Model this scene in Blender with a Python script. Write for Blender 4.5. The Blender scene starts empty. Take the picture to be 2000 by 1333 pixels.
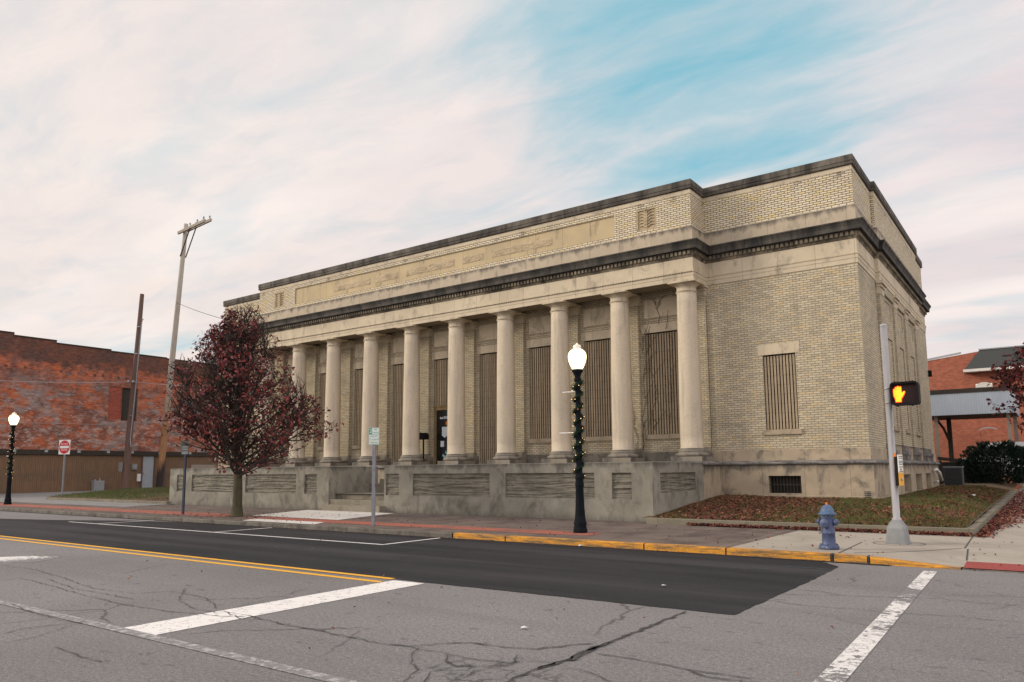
import bpy, bmesh, math, random
from mathutils import Vector, Matrix, noise as mnoise

R = math.radians
SC = bpy.context.scene
COL = SC.collection
rnd = random.Random(11)

# ------------------------------------------------------------------ camera
cam = bpy.data.cameras.new("camera")
cam_o = bpy.data.objects.new("camera", cam)
COL.objects.link(cam_o)
yaw, pit, rol = -0.624351, 0.122493, -0.007573
fw = Vector((math.sin(yaw) * math.cos(pit), math.cos(yaw) * math.cos(pit), math.sin(pit)))
rt = Vector((math.cos(yaw), -math.sin(yaw), 0))
up = rt.cross(fw)
r2 = math.cos(rol) * rt + math.sin(rol) * up
u2 = -math.sin(rol) * rt + math.cos(rol) * up
m3 = Matrix((r2, u2, -fw)).transposed()
cam_o.matrix_world = Matrix.Translation((0, 0, 1.6)) @ m3.to_4x4()
cam.sensor_fit = 'HORIZONTAL'
cam.sensor_width = 36
cam.lens = 36 * 1454.05 / 2000
cam.shift_y = 73.7 / 2000
cam.clip_start = 0.05
cam.clip_end = 3000
SC.camera = cam_o

# ------------------------------------------------------------------ sun and sky
SUN_DIR = Vector((-0.86, -0.52, 0.0)).normalized()
SUN_EL = R(20)
sun = bpy.data.lights.new("sun", 'SUN')
sun.energy = 2.1
sun.angle = R(16)
sun.color = (1.0, 0.90, 0.75)
sun_o = bpy.data.objects.new("sun", sun)
COL.objects.link(sun_o)
sd = Vector((SUN_DIR.x * math.cos(SUN_EL), SUN_DIR.y * math.cos(SUN_EL), math.sin(SUN_EL)))
sun_o.rotation_euler = sd.to_track_quat('Z', 'Y').to_euler()
sun_o.location = (-60, -40, 40)

vs = SC.view_settings
vs.view_transform = 'Standard'
vs.look = 'None'
vs.gamma = 1
vs.exposure = 0.19
vs.use_curve_mapping = False


class Gr:
    """small node-graph helper"""
    def __init__(s, tree):
        s.t = tree

    def n(s, typ, **kw):
        nd = s.t.nodes.new(typ)
        for k, v in kw.items():
            setattr(nd, k, v)
        return nd

    def put(s, sock, val):
        if hasattr(val, 'is_output') or isinstance(val, bpy.types.NodeSocket):
            s.t.links.new(val, sock)
        elif val is not None:
            if sock.type == 'RGBA' and isinstance(val, (tuple, list)) and len(val) == 3:
                val = (*val, 1)
            sock.default_value = val

    def coord(s, kind='Object'):
        return s.n('ShaderNodeTexCoord').outputs[kind]

    def mapping(s, vec, scale=(1, 1, 1), loc=(0, 0, 0), rot=(0, 0, 0)):
        m = s.n('ShaderNodeMapping')
        s.put(m.inputs['Vector'], vec)
        m.inputs['Scale'].default_value = scale
        m.inputs['Location'].default_value = loc
        m.inputs['Rotation'].default_value = rot
        return m.outputs[0]

    def noise(s, vec, scale=5, detail=4, rough=0.55, dist=0.0, color=False):
        m = s.n('ShaderNodeTexNoise')
        s.put(m.inputs['Vector'], vec)
        m.inputs['Scale'].default_value = scale
        m.inputs['Detail'].default_value = detail
        m.inputs['Roughness'].default_value = rough
        m.inputs['Distortion'].default_value = dist
        return m.outputs[1 if color else 0]

    def voro(s, vec, scale=5, feature='F1', out=0):
        m = s.n('ShaderNodeTexVoronoi', feature=feature)
        s.put(m.inputs['Vector'], vec)
        m.inputs['Scale'].default_value = scale
        return m.outputs[out]

    def ramp(s, fac, stops):
        m = s.n('ShaderNodeValToRGB')
        s.put(m.inputs[0], fac)
        el = m.color_ramp.elements
        while len(el) < len(stops):
            el.new(0.5)
        for e, (p, c) in zip(el, stops):
            e.position = p
            e.color = (c, c, c, 1) if isinstance(c, (int, float)) else (*c, 1)
        return m.outputs[0]

    def mix(s, fac, a, b, mode='MIX'):
        m = s.n('ShaderNodeMix', data_type='RGBA', blend_type=mode)
        s.put(m.inputs[0], fac)
        s.put(m.inputs[6], a)
        s.put(m.inputs[7], b)
        return m.outputs[2]

    def math(s, op, a, b=0.5, clamp=False):
        m = s.n('ShaderNodeMath', operation=op, use_clamp=clamp)
        s.put(m.inputs[0], a)
        s.put(m.inputs[1], b)
        return m.outputs[0]

    def sep(s, vec):
        m = s.n('ShaderNodeSeparateXYZ')
        s.put(m.inputs[0], vec)
        return m.outputs

    def comb(s, x, y, z):
        m = s.n('ShaderNodeCombineXYZ')
        s.put(m.inputs[0], x)
        s.put(m.inputs[1], y)
        s.put(m.inputs[2], z)
        return m.outputs[0]

    def bump(s, h, strength=0.3, dist=0.02):
        m = s.n('ShaderNodeBump')
        m.inputs['Strength'].default_value = strength
        m.inputs['Distance'].default_value = dist
        s.put(m.inputs['Height'], h)
        return m.outputs[0]


W = bpy.data.worlds.new("World")
SC.world = W
W.use_nodes = True
W.node_tree.nodes.clear()
g = Gr(W.node_tree)
sky = g.n('ShaderNodeTexSky', sky_type='NISHITA', sun_disc=False)
sky.sun_elevation = SUN_EL
sky.sun_rotation = math.atan2(SUN_DIR.x, SUN_DIR.y)
sky.altitude = 100
sky.air_density = 1.0
sky.dust_density = 0.6
sky.ozone_density = 2.0
dirv = g.coord('Generated')
dx, dy, dz = g.sep(dirv)
zc = g.math('ADD', g.math('MAXIMUM', dz, 0.0), 0.12)
P = g.comb(g.math('DIVIDE', dx, zc), g.math('DIVIDE', dy, zc), 0.0)
warp = g.noise(P, 0.9, 3, 0.5, color=True)
Pw = g.mix(0.16, P, warp, 'LINEAR_LIGHT')
warp2 = g.noise(P, 3.2, 4, 0.55, color=True)
Pf = g.mix(0.07, Pw, warp2, 'LINEAR_LIGHT')
# long soft streaks of thin cloud, finer wisps, broad cover
st = g.noise(g.mapping(Pw, (0.75, 2.0, 1), rot=(0, 0, R(-24))), 1.1, 6, 0.52, 0.25)
st2 = g.noise(g.mapping(Pf, (1.6, 4.2, 1), loc=(3, 1, 0), rot=(0, 0, R(-34))), 1.4, 8, 0.6, 0.35)
base = g.noise(g.mapping(P, (0.8, 1.1, 1), loc=(1.7, 4.2, 0)), 1.2, 5, 0.5, 0.2)
# the big gap of blue sky towards the north
px_, py_, _z = g.sep(g.mapping(Pf, (1.55, 1.75, 1), loc=(0.75, -2.55, 0)))
rr = g.math('ADD', g.math('MULTIPLY', px_, px_), g.math('MULTIPLY', py_, py_))
hole = g.ramp(rr, [(0.0, 1.0), (0.45, 0.75), (1.0, 0.0)])
cov = g.math('ADD', g.math('MULTIPLY', st, 0.55), g.math('MULTIPLY', st2, 0.27))
cov = g.math('ADD', cov, g.math('MULTIPLY', base, 0.28))
cov = g.math('ADD', cov, 0.045)
cov = g.math('SUBTRACT', cov, g.math('MULTIPLY', hole, 0.16))
mask = g.ramp(cov, [(0.34, 0.12), (0.43, 0.40), (0.52, 0.78), (0.62, 1.0)])
skycol = g.mix(1.0, sky.outputs[0], (1.00, 1.42, 1.30), 'MULTIPLY')
skycol = g.mix(0.78, skycol, (1.75, 5.2, 6.35))
az = g.ramp(g.math('ADD', g.math('MULTIPLY', dx, -0.75), 0.02), [(0.0, 0.0), (0.25, 0.35), (0.65, 1.0)])
ccol = g.mix(az, (6.9, 6.2, 6.4), (8.1, 7.2, 6.8))
hor = g.ramp(dz, [(0.0, 1.0), (0.14, 0.75), (0.34, 0.0)])
ccol = g.mix(g.math('MULTIPLY', hor, 0.5), ccol, (7.7, 6.7, 6.2))
ccol = g.mix(g.math('MULTIPLY', g.ramp(st2, [(0.38, 1.0), (0.60, 0.0)]), 0.34), ccol, (5.7, 5.8, 6.15))
bright = g.ramp(g.noise(g.mapping(Pw, (0.6, 1.9, 1), loc=(8, 2.3, 0), rot=(0, 0, R(-26))), 0.9, 5, 0.5), [(0.46, 0.0), (0.66, 1.0)])
ccol = g.mix(g.math('MULTIPLY', bright, 0.75), ccol, (8.9, 8.05, 7.6))
fin = g.mix(mask, skycol, ccol)
# unseen sky behind the viewer and to the east, brightened to light the walls
back = g.ramp(g.math('ADD', g.math('MULTIPLY', dy, -0.5), 0.5), [(0.42, 0.0), (0.72, 1.0)])
east = g.ramp(g.math('ADD', g.math('MULTIPLY', dx, 0.5), 0.5), [(0.56, 0.0), (0.80, 1.0)])
boost = g.math('ADD', g.math('MULTIPLY', back, 0.52), g.math('MULTIPLY', east, 0.65))
fin = g.mix(1.0, fin, g.comb(g.math('ADD', boost, 1.0), g.math('ADD', g.math('MULTIPLY', boost, 0.97), 1.0), g.math('ADD', g.math('MULTIPLY', boost, 0.93), 1.0)), 'MULTIPLY')
bg = g.n('ShaderNodeBackground')
bg.inputs['Strength'].default_value = 0.1
g.put(bg.inputs['Color'], fin)
wo = g.n('ShaderNodeOutputWorld')
g.t.links.new(bg.outputs[0], wo.inputs[0])

# ------------------------------------------------------------------ materials


def mat(name, rough=0.85, metal=0.0, spec=0.3):
    m = bpy.data.materials.new(name)
    m.use_nodes = True
    t = m.node_tree
    b = t.nodes['Principled BSDF']
    b.inputs['Roughness'].default_value = rough
    b.inputs['Metallic'].default_value = metal
    b.inputs['Specular IOR Level'].default_value = spec
    return m, Gr(t), b


def plain(name, c1, c2=None, scale=6, rough=0.7, metal=0.0, bump=0.15, spec=0.3, speck=0.0, stretch=(1, 1, 1)):
    m, g, b = mat(name, rough, metal, spec)
    c2 = c2 or tuple(x * 0.75 for x in c1)
    v = g.mapping(g.coord(), stretch)
    n = g.noise(v, scale, 5, 0.6)
    col = g.mix(g.ramp(n, [(0.32, 0.0), (0.68, 1.0)]), c1, c2)
    if speck:
        s = g.noise(g.coord(), 140, 2, 0.7)
        col = g.mix(speck, col, g.ramp(s, [(0.35, 0.1), (0.65, 0.9)]), 'OVERLAY')
    g.put(b.inputs['Base Color'], col)
    if bump:
        g.put(b.inputs['Normal'], g.bump(g.noise(v, scale * 5, 4), bump, 0.01))
    return m


def glow(name, col, strength):
    m = bpy.data.materials.new(name)
    m.use_nodes = True
    b = m.node_tree.nodes['Principled BSDF']
    b.inputs['Base Color'].default_value = (*col, 1)
    b.inputs['Emission Color'].default_value = (*col, 1)
    b.inputs['Emission Strength'].default_value = strength
    return m


def brick(name, c1, c2, mortar, bw=0.225, rh=0.075, ms=0.011, tint=None, grime=(0.10, 0.09, 0.07), grime_amt=0.35, bump=0.5, yellow=None):
    m, g, b = mat(name, 0.9)
    uv = g.coord('UV')
    wob = g.noise(uv, 3.0, 2, 0.5, color=True)
    uvw = g.mix(0.006, uv, wob, 'LINEAR_LIGHT')
    bt = g.n('ShaderNodeTexBrick')
    bt.offset = 0.5
    g.put(bt.inputs['Vector'], uvw)
    bt.inputs['Scale'].default_value = 1.0
    bt.inputs['Brick Width'].default_value = bw
    bt.inputs['Row Height'].default_value = rh
    bt.inputs['Mortar Size'].default_value = ms
    bt.inputs['Mortar Smooth'].default_value = 0.2
    bt.inputs['Bias'].default_value = 0.0
    g.put(bt.inputs['Color1'], c1)
    g.put(bt.inputs['Color2'], c2)
    g.put(bt.inputs['Mortar'], mortar)
    # every brick burnt a little differently
    u, v, _ = g.sep(uvw)
    row = g.math('FLOOR', g.math('DIVIDE', v, rh), 0)
    sh = g.math('MULTIPLY', g.math('SUBTRACT', 1.0, g.math('MODULO', row, 2.0)), 0.5)
    colu = g.math('FLOOR', g.math('ADD', g.math('DIVIDE', u, bw), sh), 0)
    wn = g.n('ShaderNodeTexWhiteNoise', noise_dimensions='2D')
    g.put(wn.inputs['Vector'], g.comb(colu, row, 0.0))
    col = g.mix(0.5, bt.outputs[0], g.ramp(wn.outputs[0], [(0.0, 0.34), (1.0, 0.66)]), 'OVERLAY')
    if yellow:
        col = g.mix(g.math('MULTIPLY', g.ramp(wn.outputs[0], [(0.80, 0.0), (0.9, 1.0)]), g.math('SUBTRACT', 1.0, bt.outputs[1])), col, yellow)
    big = g.noise(g.mapping(uv, (0.35, 0.35, 1)), 1.6, 6, 0.62)
    col = g.mix(g.math('MULTIPLY', g.ramp(big, [(0.45, 0.0), (0.75, 1.0)]), grime_amt), col, grime)
    drip = g.noise(g.mapping(uv, (2.2, 0.16, 1)), 1.5, 5, 0.65)
    col = g.mix(g.math('MULTIPLY', g.ramp(drip, [(0.56, 0.0), (0.78, 1.0)]), grime_amt * 0.9), col, grime)
    if tint:
        cell = g.comb(g.math('MULTIPLY', colu, bw), g.math('MULTIPLY', row, rh), 0.0)
        col = tint(g, g.mix(0.8, uv, cell), col)
    g.put(b.inputs['Base Color'], col)
    h = g.math('SUBTRACT', 1.0, bt.outputs[1])
    h = g.math('ADD', h, g.math('MULTIPLY', g.noise(uv, 60, 3), 0.3))
    g.put(b.inputs['Normal'], g.bump(h, bump, 0.012))
    return m


def stone(name, c1, c2, stain=(0.05, 0.045, 0.04), amt=0.6, joint=1.2, jh=50.0, thr=0.52, bump=0.25, speck=0.25, vdrip=0.35, jdark=0.35, ledge=None, foot=None):
    m, g, b = mat(name, 0.9)
    uv = g.coord('UV')
    n = g.noise(uv, 1.1, 6, 0.6, 0.4)
    col = g.mix(g.ramp(n, [(0.35, 0.0), (0.65, 1.0)]), c1, c2)
    n2 = g.noise(g.mapping(uv, (1.0, vdrip, 1)), 2.1, 8, 0.66, 0.5)
    s = g.math('MULTIPLY', g.ramp(n2, [(thr, 0.0), (thr + 0.16, 1.0)]), amt)
    col = g.mix(s, col, stain)
    if ledge:
        # soot washed down from the ledge above
        u_, v_, _q = g.sep(uv)
        dn = g.noise(g.mapping(uv, (1.7, 0.5, 1)), 1.6, 6, 0.65)
        f = g.math('DIVIDE', g.math('SUBTRACT', v_, ledge[0] - ledge[1]), ledge[1])
        f = g.math('ADD', f, g.math('MULTIPLY', g.math('SUBTRACT', dn, 0.5), 2.4))
        below = g.math('LESS_THAN', v_, ledge[0] + 0.02)
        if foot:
            foot_shade = g.math('ADD', g.math('DIVIDE', g.math('SUBTRACT', foot, v_), foot), g.math('MULTIPLY', g.math('SUBTRACT', dn, 0.5), 1.6))
            col = g.mix(g.math('MULTIPLY', g.ramp(foot_shade, [(0.25, 0.0), (0.8, 1.0)]), 0.6), col, stain)  # contact shade along the wall foot, painted into the colour
        col = g.mix(g.math('MULTIPLY', g.math('MULTIPLY', g.ramp(f, [(0.45, 0.0), (1.0, 1.0)]), below), 0.8), col, stain)
    col = g.mix(speck, col, g.ramp(g.noise(uv, 90, 2, 0.8), [(0.3, 0.2), (0.7, 0.8)]), 'OVERLAY')
    if joint:
        bt = g.n('ShaderNodeTexBrick')
        bt.offset = 0.5
        g.put(bt.inputs['Vector'], g.mapping(uv, loc=(0.37, 0.013, 0)))
        bt.inputs['Scale'].default_value = 1.0
        bt.inputs['Brick Width'].default_value = joint
        bt.inputs['Row Height'].default_value = jh
        bt.inputs['Mortar Size'].default_value = 0.010
        bt.inputs['Bias'].default_value = 0
        g.put(bt.inputs['Color1'], (0.46, 0.46, 0.46))
        g.put(bt.inputs['Color2'], (0.54, 0.54, 0.54))
        g.put(bt.inputs['Mortar'], (0.5, 0.5, 0.5))
        col = g.mix(0.6, col, bt.outputs[0], 'OVERLAY')
        col = g.mix(g.math('MULTIPLY', bt.outputs[1], jdark), col, (0.02, 0.018, 0.015))
    g.put(b.inputs['Base Color'], col)
    g.put(b.inputs['Normal'], g.bump(g.noise(uv, 22, 6, 0.7), bump, 0.02))
    return m


def drip_tint(g, uv, col):
    """soot run down from the open joints of the coping"""
    u, v, _ = g.sep(uv)
    f = g.math('ABSOLUTE', g.math('SUBTRACT', g.math('FRACT', g.math('ADD', g.math('DIVIDE', u, 1.3), 0.3), 0), 0.5), 0)
    n = g.noise(g.mapping(uv, (3, 3, 1)), 2.0, 4, 0.6)
    near = g.ramp(g.math('ADD', f, g.math('MULTIPLY', n, 0.05)), [(0.03, 1.0), (0.085, 0.0)])
    hi = g.ramp(g.math('SUBTRACT', g.math('ADD', v, g.math('MULTIPLY', n, 0.4)), 10.8), [(0.2, 0.0), (0.5, 1.0)])
    return g.mix(g.math('MULTIPLY', g.math('MULTIPLY', near, hi), 0.75), col, (0.06, 0.048, 0.036))


M = {}
M['brick'] = brick("buff_brick", (0.525, 0.455, 0.32), (0.44, 0.385, 0.275), (0.225, 0.18, 0.135), yellow=(0.53, 0.42, 0.25), grime=(0.15, 0.14, 0.12), grime_amt=0.42)
M['brick_up'] = brick("buff_brick_weathered", (0.70, 0.61, 0.45), (0.62, 0.545, 0.405), (0.15, 0.115, 0.085), ms=0.013, yellow=(0.66, 0.54, 0.29), grime_amt=0.16, tint=drip_tint)
M['stone'] = stone("tan_limestone", (0.565, 0.48, 0.35), (0.48, 0.405, 0.295), stain=(0.15, 0.135, 0.11), amt=0.55, thr=0.52, vdrip=0.6)
M['stone_panel'] = stone("ochre_limestone", (0.50, 0.395, 0.235), (0.43, 0.345, 0.215), stain=(0.045, 0.045, 0.04), amt=0.8, joint=1.25, thr=0.57, vdrip=0.25)
M['band'] = stone("stained_band_stone", (0.46, 0.385, 0.285), (0.40, 0.335, 0.25), stain=(0.075, 0.068, 0.062), amt=0.55, joint=1.25, thr=0.53, vdrip=0.45, ledge=(9.93, 0.30))
M['dark'] = stone("blackened_cornice_stone", (0.045, 0.041, 0.037), (0.10, 0.09, 0.075), stain=(0.018, 0.018, 0.018), amt=0.8, joint=1.3, thr=0.45, vdrip=0.25)
M['coping'] = stone("blackened_coping_stone", (0.062, 0.055, 0.048), (0.16, 0.14, 0.115), stain=(0.024, 0.022, 0.02), amt=0.8, joint=1.3, thr=0.46, vdrip=0.2)
M['dentil'] = stone("dentil_stone", (0.30, 0.25, 0.175), (0.04, 0.035, 0.03), stain=(0.025, 0.022, 0.02), amt=0.9, joint=0, thr=0.50)
M['base'] = stone("base_limestone", (0.40, 0.32, 0.225), (0.31, 0.255, 0.185), stain=(0.075, 0.07, 0.064), amt=0.7, joint=1.35, thr=0.50, vdrip=0.7, ledge=(1.72, 0.42), foot=0.6)
M['mould'] = stone("water_table_stone", (0.26, 0.24, 0.22), (0.10, 0.095, 0.09), stain=(0.035, 0.035, 0.035), amt=0.7, joint=1.3, thr=0.48, vdrip=1)
M['plinth'] = stone("plinth_stone", (0.255, 0.22, 0.175), (0.13, 0.118, 0.10), stain=(0.05, 0.05, 0.048), amt=0.7, joint=0, thr=0.48, vdrip=1)
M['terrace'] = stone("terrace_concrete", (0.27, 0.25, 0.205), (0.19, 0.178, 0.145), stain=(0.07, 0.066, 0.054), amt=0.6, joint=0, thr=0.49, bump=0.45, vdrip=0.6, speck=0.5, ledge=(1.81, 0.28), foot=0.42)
M['step'] = stone("step_stone", (0.25, 0.225, 0.175), (0.19, 0.165, 0.125), stain=(0.08, 0.065, 0.045), amt=0.6, joint=0, thr=0.5, vdrip=1)
M['rock'] = stone("split_rock_panel", (0.21, 0.19, 0.15), (0.135, 0.125, 0.10), stain=(0.075, 0.072, 0.06), amt=0.5, joint=0, thr=0.48, bump=0.5, vdrip=2.2)


def mk_column():
    m, g, b = mat("column_stone", 0.85)
    o0 = g.coord()
    oi = g.n('ShaderNodeObjectInfo')
    sft = g.math('MULTIPLY', oi.outputs['Random'], 37.0)
    va = g.n('ShaderNodeVectorMath', operation='ADD')
    g.put(va.inputs[0], o0)
    g.put(va.inputs[1], g.comb(sft, sft, 0.0))
    o = va.outputs[0]
    n = g.noise(g.mapping(o, (1, 1, 0.5)), 1.3, 5, 0.6)
    col = g.mix(g.ramp(n, [(0.35, 0.0), (0.68, 1.0)]), (0.55, 0.462, 0.345), (0.475, 0.405, 0.31))
    s = g.noise(o, 55, 3, 0.8)
    col = g.mix(0.5, col, g.ramp(s, [(0.32, 0.25), (0.68, 0.75)]), 'OVERLAY')
    x, y, z = g.sep(o)
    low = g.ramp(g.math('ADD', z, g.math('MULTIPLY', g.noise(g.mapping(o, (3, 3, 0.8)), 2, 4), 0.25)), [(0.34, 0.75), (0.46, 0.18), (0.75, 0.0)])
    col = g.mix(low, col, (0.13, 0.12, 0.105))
    str_ = g.noise(g.mapping(o, (5, 5, 0.35)), 1.2, 5, 0.6)
    col = g.mix(g.math('MULTIPLY', g.ramp(str_, [(0.52, 0.0), (0.72, 1.0)]), 0.5), col, (0.25, 0.225, 0.195))
    blot = g.noise(g.mapping(o, (1.2, 1.2, 0.7)), 2.2, 7, 0.7)
    col = g.mix(g.math('MULTIPLY', g.ramp(blot, [(0.54, 0.0), (0.72, 1.0)]), 0.35), col, (0.24, 0.215, 0.19))
    g.put(b.inputs['Base Color'], col)
    g.put(b.inputs['Normal'], g.bump(s, 0.25, 0.006))
    return m


M['column'] = mk_column()


def mk_asphalt():
    m, g, b = mat("worn_asphalt", 0.92, spec=0.25)
    o = g.coord()
    big = g.noise(o, 0.22, 5, 0.6)
    col = g.mix(g.ramp(big, [(0.35, 0.0), (0.65, 1.0)]), (0.213, 0.203, 0.198), (0.165, 0.157, 0.153))
    lanes = g.noise(g.mapping(o, (0.12, 1.4, 1)), 1.0, 4, 0.6)
    col = g.mix(g.math('MULTIPLY', g.ramp(lanes, [(0.5, 0.0), (0.72, 1.0)]), 0.4), col, (0.14, 0.135, 0.134))
    sp = g.noise(o, 70, 3, 0.85)
    col = g.mix(0.75, col, g.ramp(sp, [(0.3, 0.1), (0.7, 0.9)]), 'OVERLAY')
    sp2 = g.noise(o, 24, 2, 0.7)
    col = g.mix(0.4, col, g.ramp(sp2, [(0.3, 0.2), (0.7, 0.8)]), 'OVERLAY')
    # oil drips and old patches
    spots = g.noise(g.mapping(o, (2.1, 3.4, 1), loc=(0, 3, 0)), 1.9, 3, 0.6)
    col = g.mix(g.math('MULTIPLY', g.ramp(spots, [(0.63, 0.0), (0.69, 1.0)]), 0.6), col, (0.085, 0.082, 0.08))
    # hairline cracks
    wv = g.mix(0.35, o, g.noise(o, 0.9, 4, 0.6, color=True), 'LINEAR_LIGHT')
    ed = g.voro(wv, 0.42, 'DISTANCE_TO_EDGE')
    line = g.ramp(ed, [(0.0, 1.0), (0.012, 0.0)])
    gate = g.ramp(g.noise(o, 0.33, 3, 0.5), [(0.52, 0.0), (0.60, 1.0)])
    col = g.mix(g.math('MULTIPLY', g.math('MULTIPLY', line, gate), 0.8), col, (0.05, 0.048, 0.046))
    ed2 = g.voro(g.mix(0.3, o, g.noise(o, 2.4, 3, 0.6, color=True), 'LINEAR_LIGHT'), 2.2, 'DISTANCE_TO_EDGE')
    line2 = g.ramp(ed2, [(0.0, 1.0), (0.045, 0.0)])
    x, y, z = g.sep(o)
    ax = g.math('MULTIPLY', g.math('ADD', x, 3.7), 0.95)
    ay = g.math('MULTIPLY', g.math('ADD', y, -4.9), 1.35)
    d2 = g.math('ADD', g.math('MULTIPLY', ax, ax), g.math('MULTIPLY', ay, ay))
    gate2 = g.ramp(g.math('ADD', d2, g.math('MULTIPLY', g.noise(o, 1.5, 3), 0.7)), [(0.45, 1.0), (0.95, 0.0)])
    col = g.mix(g.math('MULTIPLY', g.math('MULTIPLY', line2, gate2), 0.85), col, (0.055, 0.053, 0.05))
    g.put(b.inputs['Base Color'], col)
    g.put(b.inputs['Normal'], g.bump(sp, 0.5, 0.008))
    return m


M['asphalt'] = mk_asphalt()


def mk_newasphalt():
    m, g, b = mat("fresh_asphalt", 0.95, spec=0.12)
    o = g.coord()
    n = g.noise(g.mapping(o, (0.25, 1.2, 1)), 0.9, 6, 0.6)
    col = g.mix(g.ramp(n, [(0.35, 0.0), (0.7, 1.0)]), (0.021, 0.021, 0.024), (0.036, 0.035, 0.037))
    sp = g.noise(o, 75, 3, 0.85)
    col = g.mix(0.45, col, g.ramp(sp, [(0.3, 0.2), (0.72, 0.85)]), 'OVERLAY')
    pol = g.noise(g.mapping(o, (0.06, 1.1, 1), loc=(0, 2, 0)), 1.0, 3, 0.5)
    col = g.mix(g.math('MULTIPLY', g.ramp(pol, [(0.45, 0.0), (0.65, 1.0)]), 0.55), col, (0.058, 0.056, 0.057))
    stn = g.noise(g.mapping(o, (0.5, 0.9, 1), loc=(4, 4, 0)), 1.4, 6, 0.65)
    col = g.mix(g.math('MULTIPLY', g.ramp(stn, [(0.55, 0.0), (0.70, 1.0)]), 0.4), col, (0.016, 0.016, 0.017))
    agg = g.ramp(g.noise(o, 130, 2, 0.8), [(0.61, 0.0), (0.70, 1.0)])
    col = g.mix(g.math('MULTIPLY', agg, 0.75), col, (0.14, 0.135, 0.13))
    g.put(b.inputs['Base Color'], col)
    g.put(b.inputs['Normal'], g.bump(sp, 0.4, 0.006))
    return m


M['patch'] = mk_newasphalt()


def mk_paint(name, c, worn, wear_scale=14, lo=0.42, hi=0.5, var=False):
    m, g, b = mat(name, 0.75)
    o = g.coord()
    w = g.noise(g.mapping(o, wear_scale), 1.0, 6, 0.75) if isinstance(wear_scale, tuple) else g.noise(o, wear_scale, 6, 0.75)
    if var:
        w = g.math('ADD', w, g.math('MULTIPLY', g.math('SUBTRACT', g.noise(g.mapping(o, loc=(0, -3.4, 0)), 0.6, 2), 0.5), 1.1))
    w = g.ramp(w, [(lo, 1.0), (hi, 0.0)])
    ed = g.voro(g.mix(0.25, o, g.noise(o, 5, 3, color=True), 'LINEAR_LIGHT'), 3.2, 'DISTANCE_TO_EDGE')
    w = g.math('MAXIMUM', w, g.ramp(ed, [(0.0, 0.8), (0.03, 0.0)]))
    col = g.mix(w, c, worn)
    col = g.mix(0.3, col, g.ramp(g.noise(o, 70, 3, 0.8), [(0.3, 0.25), (0.7, 0.75)]), 'OVERLAY')
    g.put(b.inputs['Base Color'], col)
    return m


M['white_paint'] = mk_paint("white_road_paint", (0.74, 0.71, 0.68), (0.24, 0.23, 0.225), 9, 0.33, 0.40)
M['white_worn'] = mk_paint("worn_white_road_paint", (0.68, 0.66, 0.63), (0.18, 0.172, 0.17), 10, 0.45, 0.50, True)
M['white_faint'] = mk_paint("faint_white_road_paint", (0.42, 0.405, 0.39), (0.20, 0.192, 0.19), 12, 0.50, 0.58)
M['white_new'] = mk_paint("fresh_white_road_paint", (0.76, 0.74, 0.72), (0.3, 0.3, 0.3), 20, 0.2, 0.28)
M['yellow_paint'] = mk_paint("yellow_road_paint", (0.78, 0.40, 0.035), (0.5, 0.28, 0.06), 18, 0.24, 0.34)
M['kerb_yellow'] = mk_paint("yellow_kerb_paint", (0.60, 0.265, 0.025), (0.16, 0.105, 0.055), (1.6, 9, 16), 0.42, 0.56)
M['gutter'] = plain("gutter_dirt_shade", (0.055, 0.042, 0.034), (0.03, 0.026, 0.023), 9, 0.95)
M['crack'] = plain("crack_filler", (0.040, 0.038, 0.037), (0.075, 0.071, 0.069), 12)


def mk_pave(name, c1, c2, bw, rh, ms, dark, stain, sc=1.0, amt=0.5):
    m, g, b = mat(name, 0.92)
    o = g.coord()
    bt = g.n('ShaderNodeTexBrick')
    bt.offset = 0.0 if bw > 0.5 else 0.5
    g.put(bt.inputs['Vector'], o)
    bt.inputs['Scale'].default_value = 1.0
    bt.inputs['Brick Width'].default_value = bw
    bt.inputs['Row Height'].default_value = rh
    bt.inputs['Mortar Size'].default_value = ms
    g.put(bt.inputs['Color1'], c1)
    g.put(bt.inputs['Color2'], c2)
    g.put(bt.inputs['Mortar'], dark)
    col = bt.outputs[0]
    n = g.noise(o, sc, 7, 0.65, 0.3)
    col = g.mix(g.math('MULTIPLY', g.ramp(n, [(0.45, 0.0), (0.65, 1.0)]), amt), col, stain)
    col = g.mix(0.4, col, g.ramp(g.noise(o, 60, 3, 0.8), [(0.3, 0.2), (0.7, 0.8)]), 'OVERLAY')
    g.put(b.inputs['Base Color'], col)
    g.put(b.inputs['Normal'], g.bump(g.noise(o, 40, 4, 0.7), 0.3, 0.008))
    return m


M['slab'] = mk_pave("old_slab_paving", (0.120, 0.094, 0.080), (0.150, 0.116, 0.098), 1.75, 1.55, 0.012, (0.24, 0.20, 0.15), (0.068, 0.047, 0.042), 1.3, 0.85)
M['redbrick_strip'] = mk_pave("red_brick_strip", (0.42, 0.125, 0.08), (0.34, 0.10, 0.065), 0.2, 0.1, 0.006, (0.12, 0.07, 0.06), (0.15, 0.085, 0.07), 1.5, 0.7)
M['concrete'] = mk_pave("pale_concrete_paving", (0.335, 0.30, 0.25), (0.37, 0.33, 0.275), 40, 40, 0.0, (0.3, 0.3, 0.3), (0.245, 0.212, 0.172), 0.8, 0.6)
M['pad'] = mk_pave("new_concrete_pad", (0.60, 0.57, 0.53), (0.60, 0.57, 0.53), 40, 40, 0.0, (0.3, 0.3, 0.3), (0.50, 0.47, 0.44), 1.0, 0.4)
M['tactile'] = mk_pave("red_tactile_paving", (0.36, 0.075, 0.06), (0.31, 0.06, 0.05), 0.06, 0.06, 0.006, (0.18, 0.04, 0.035), (0.2, 0.05, 0.045), 2.0, 0.4)
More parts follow.
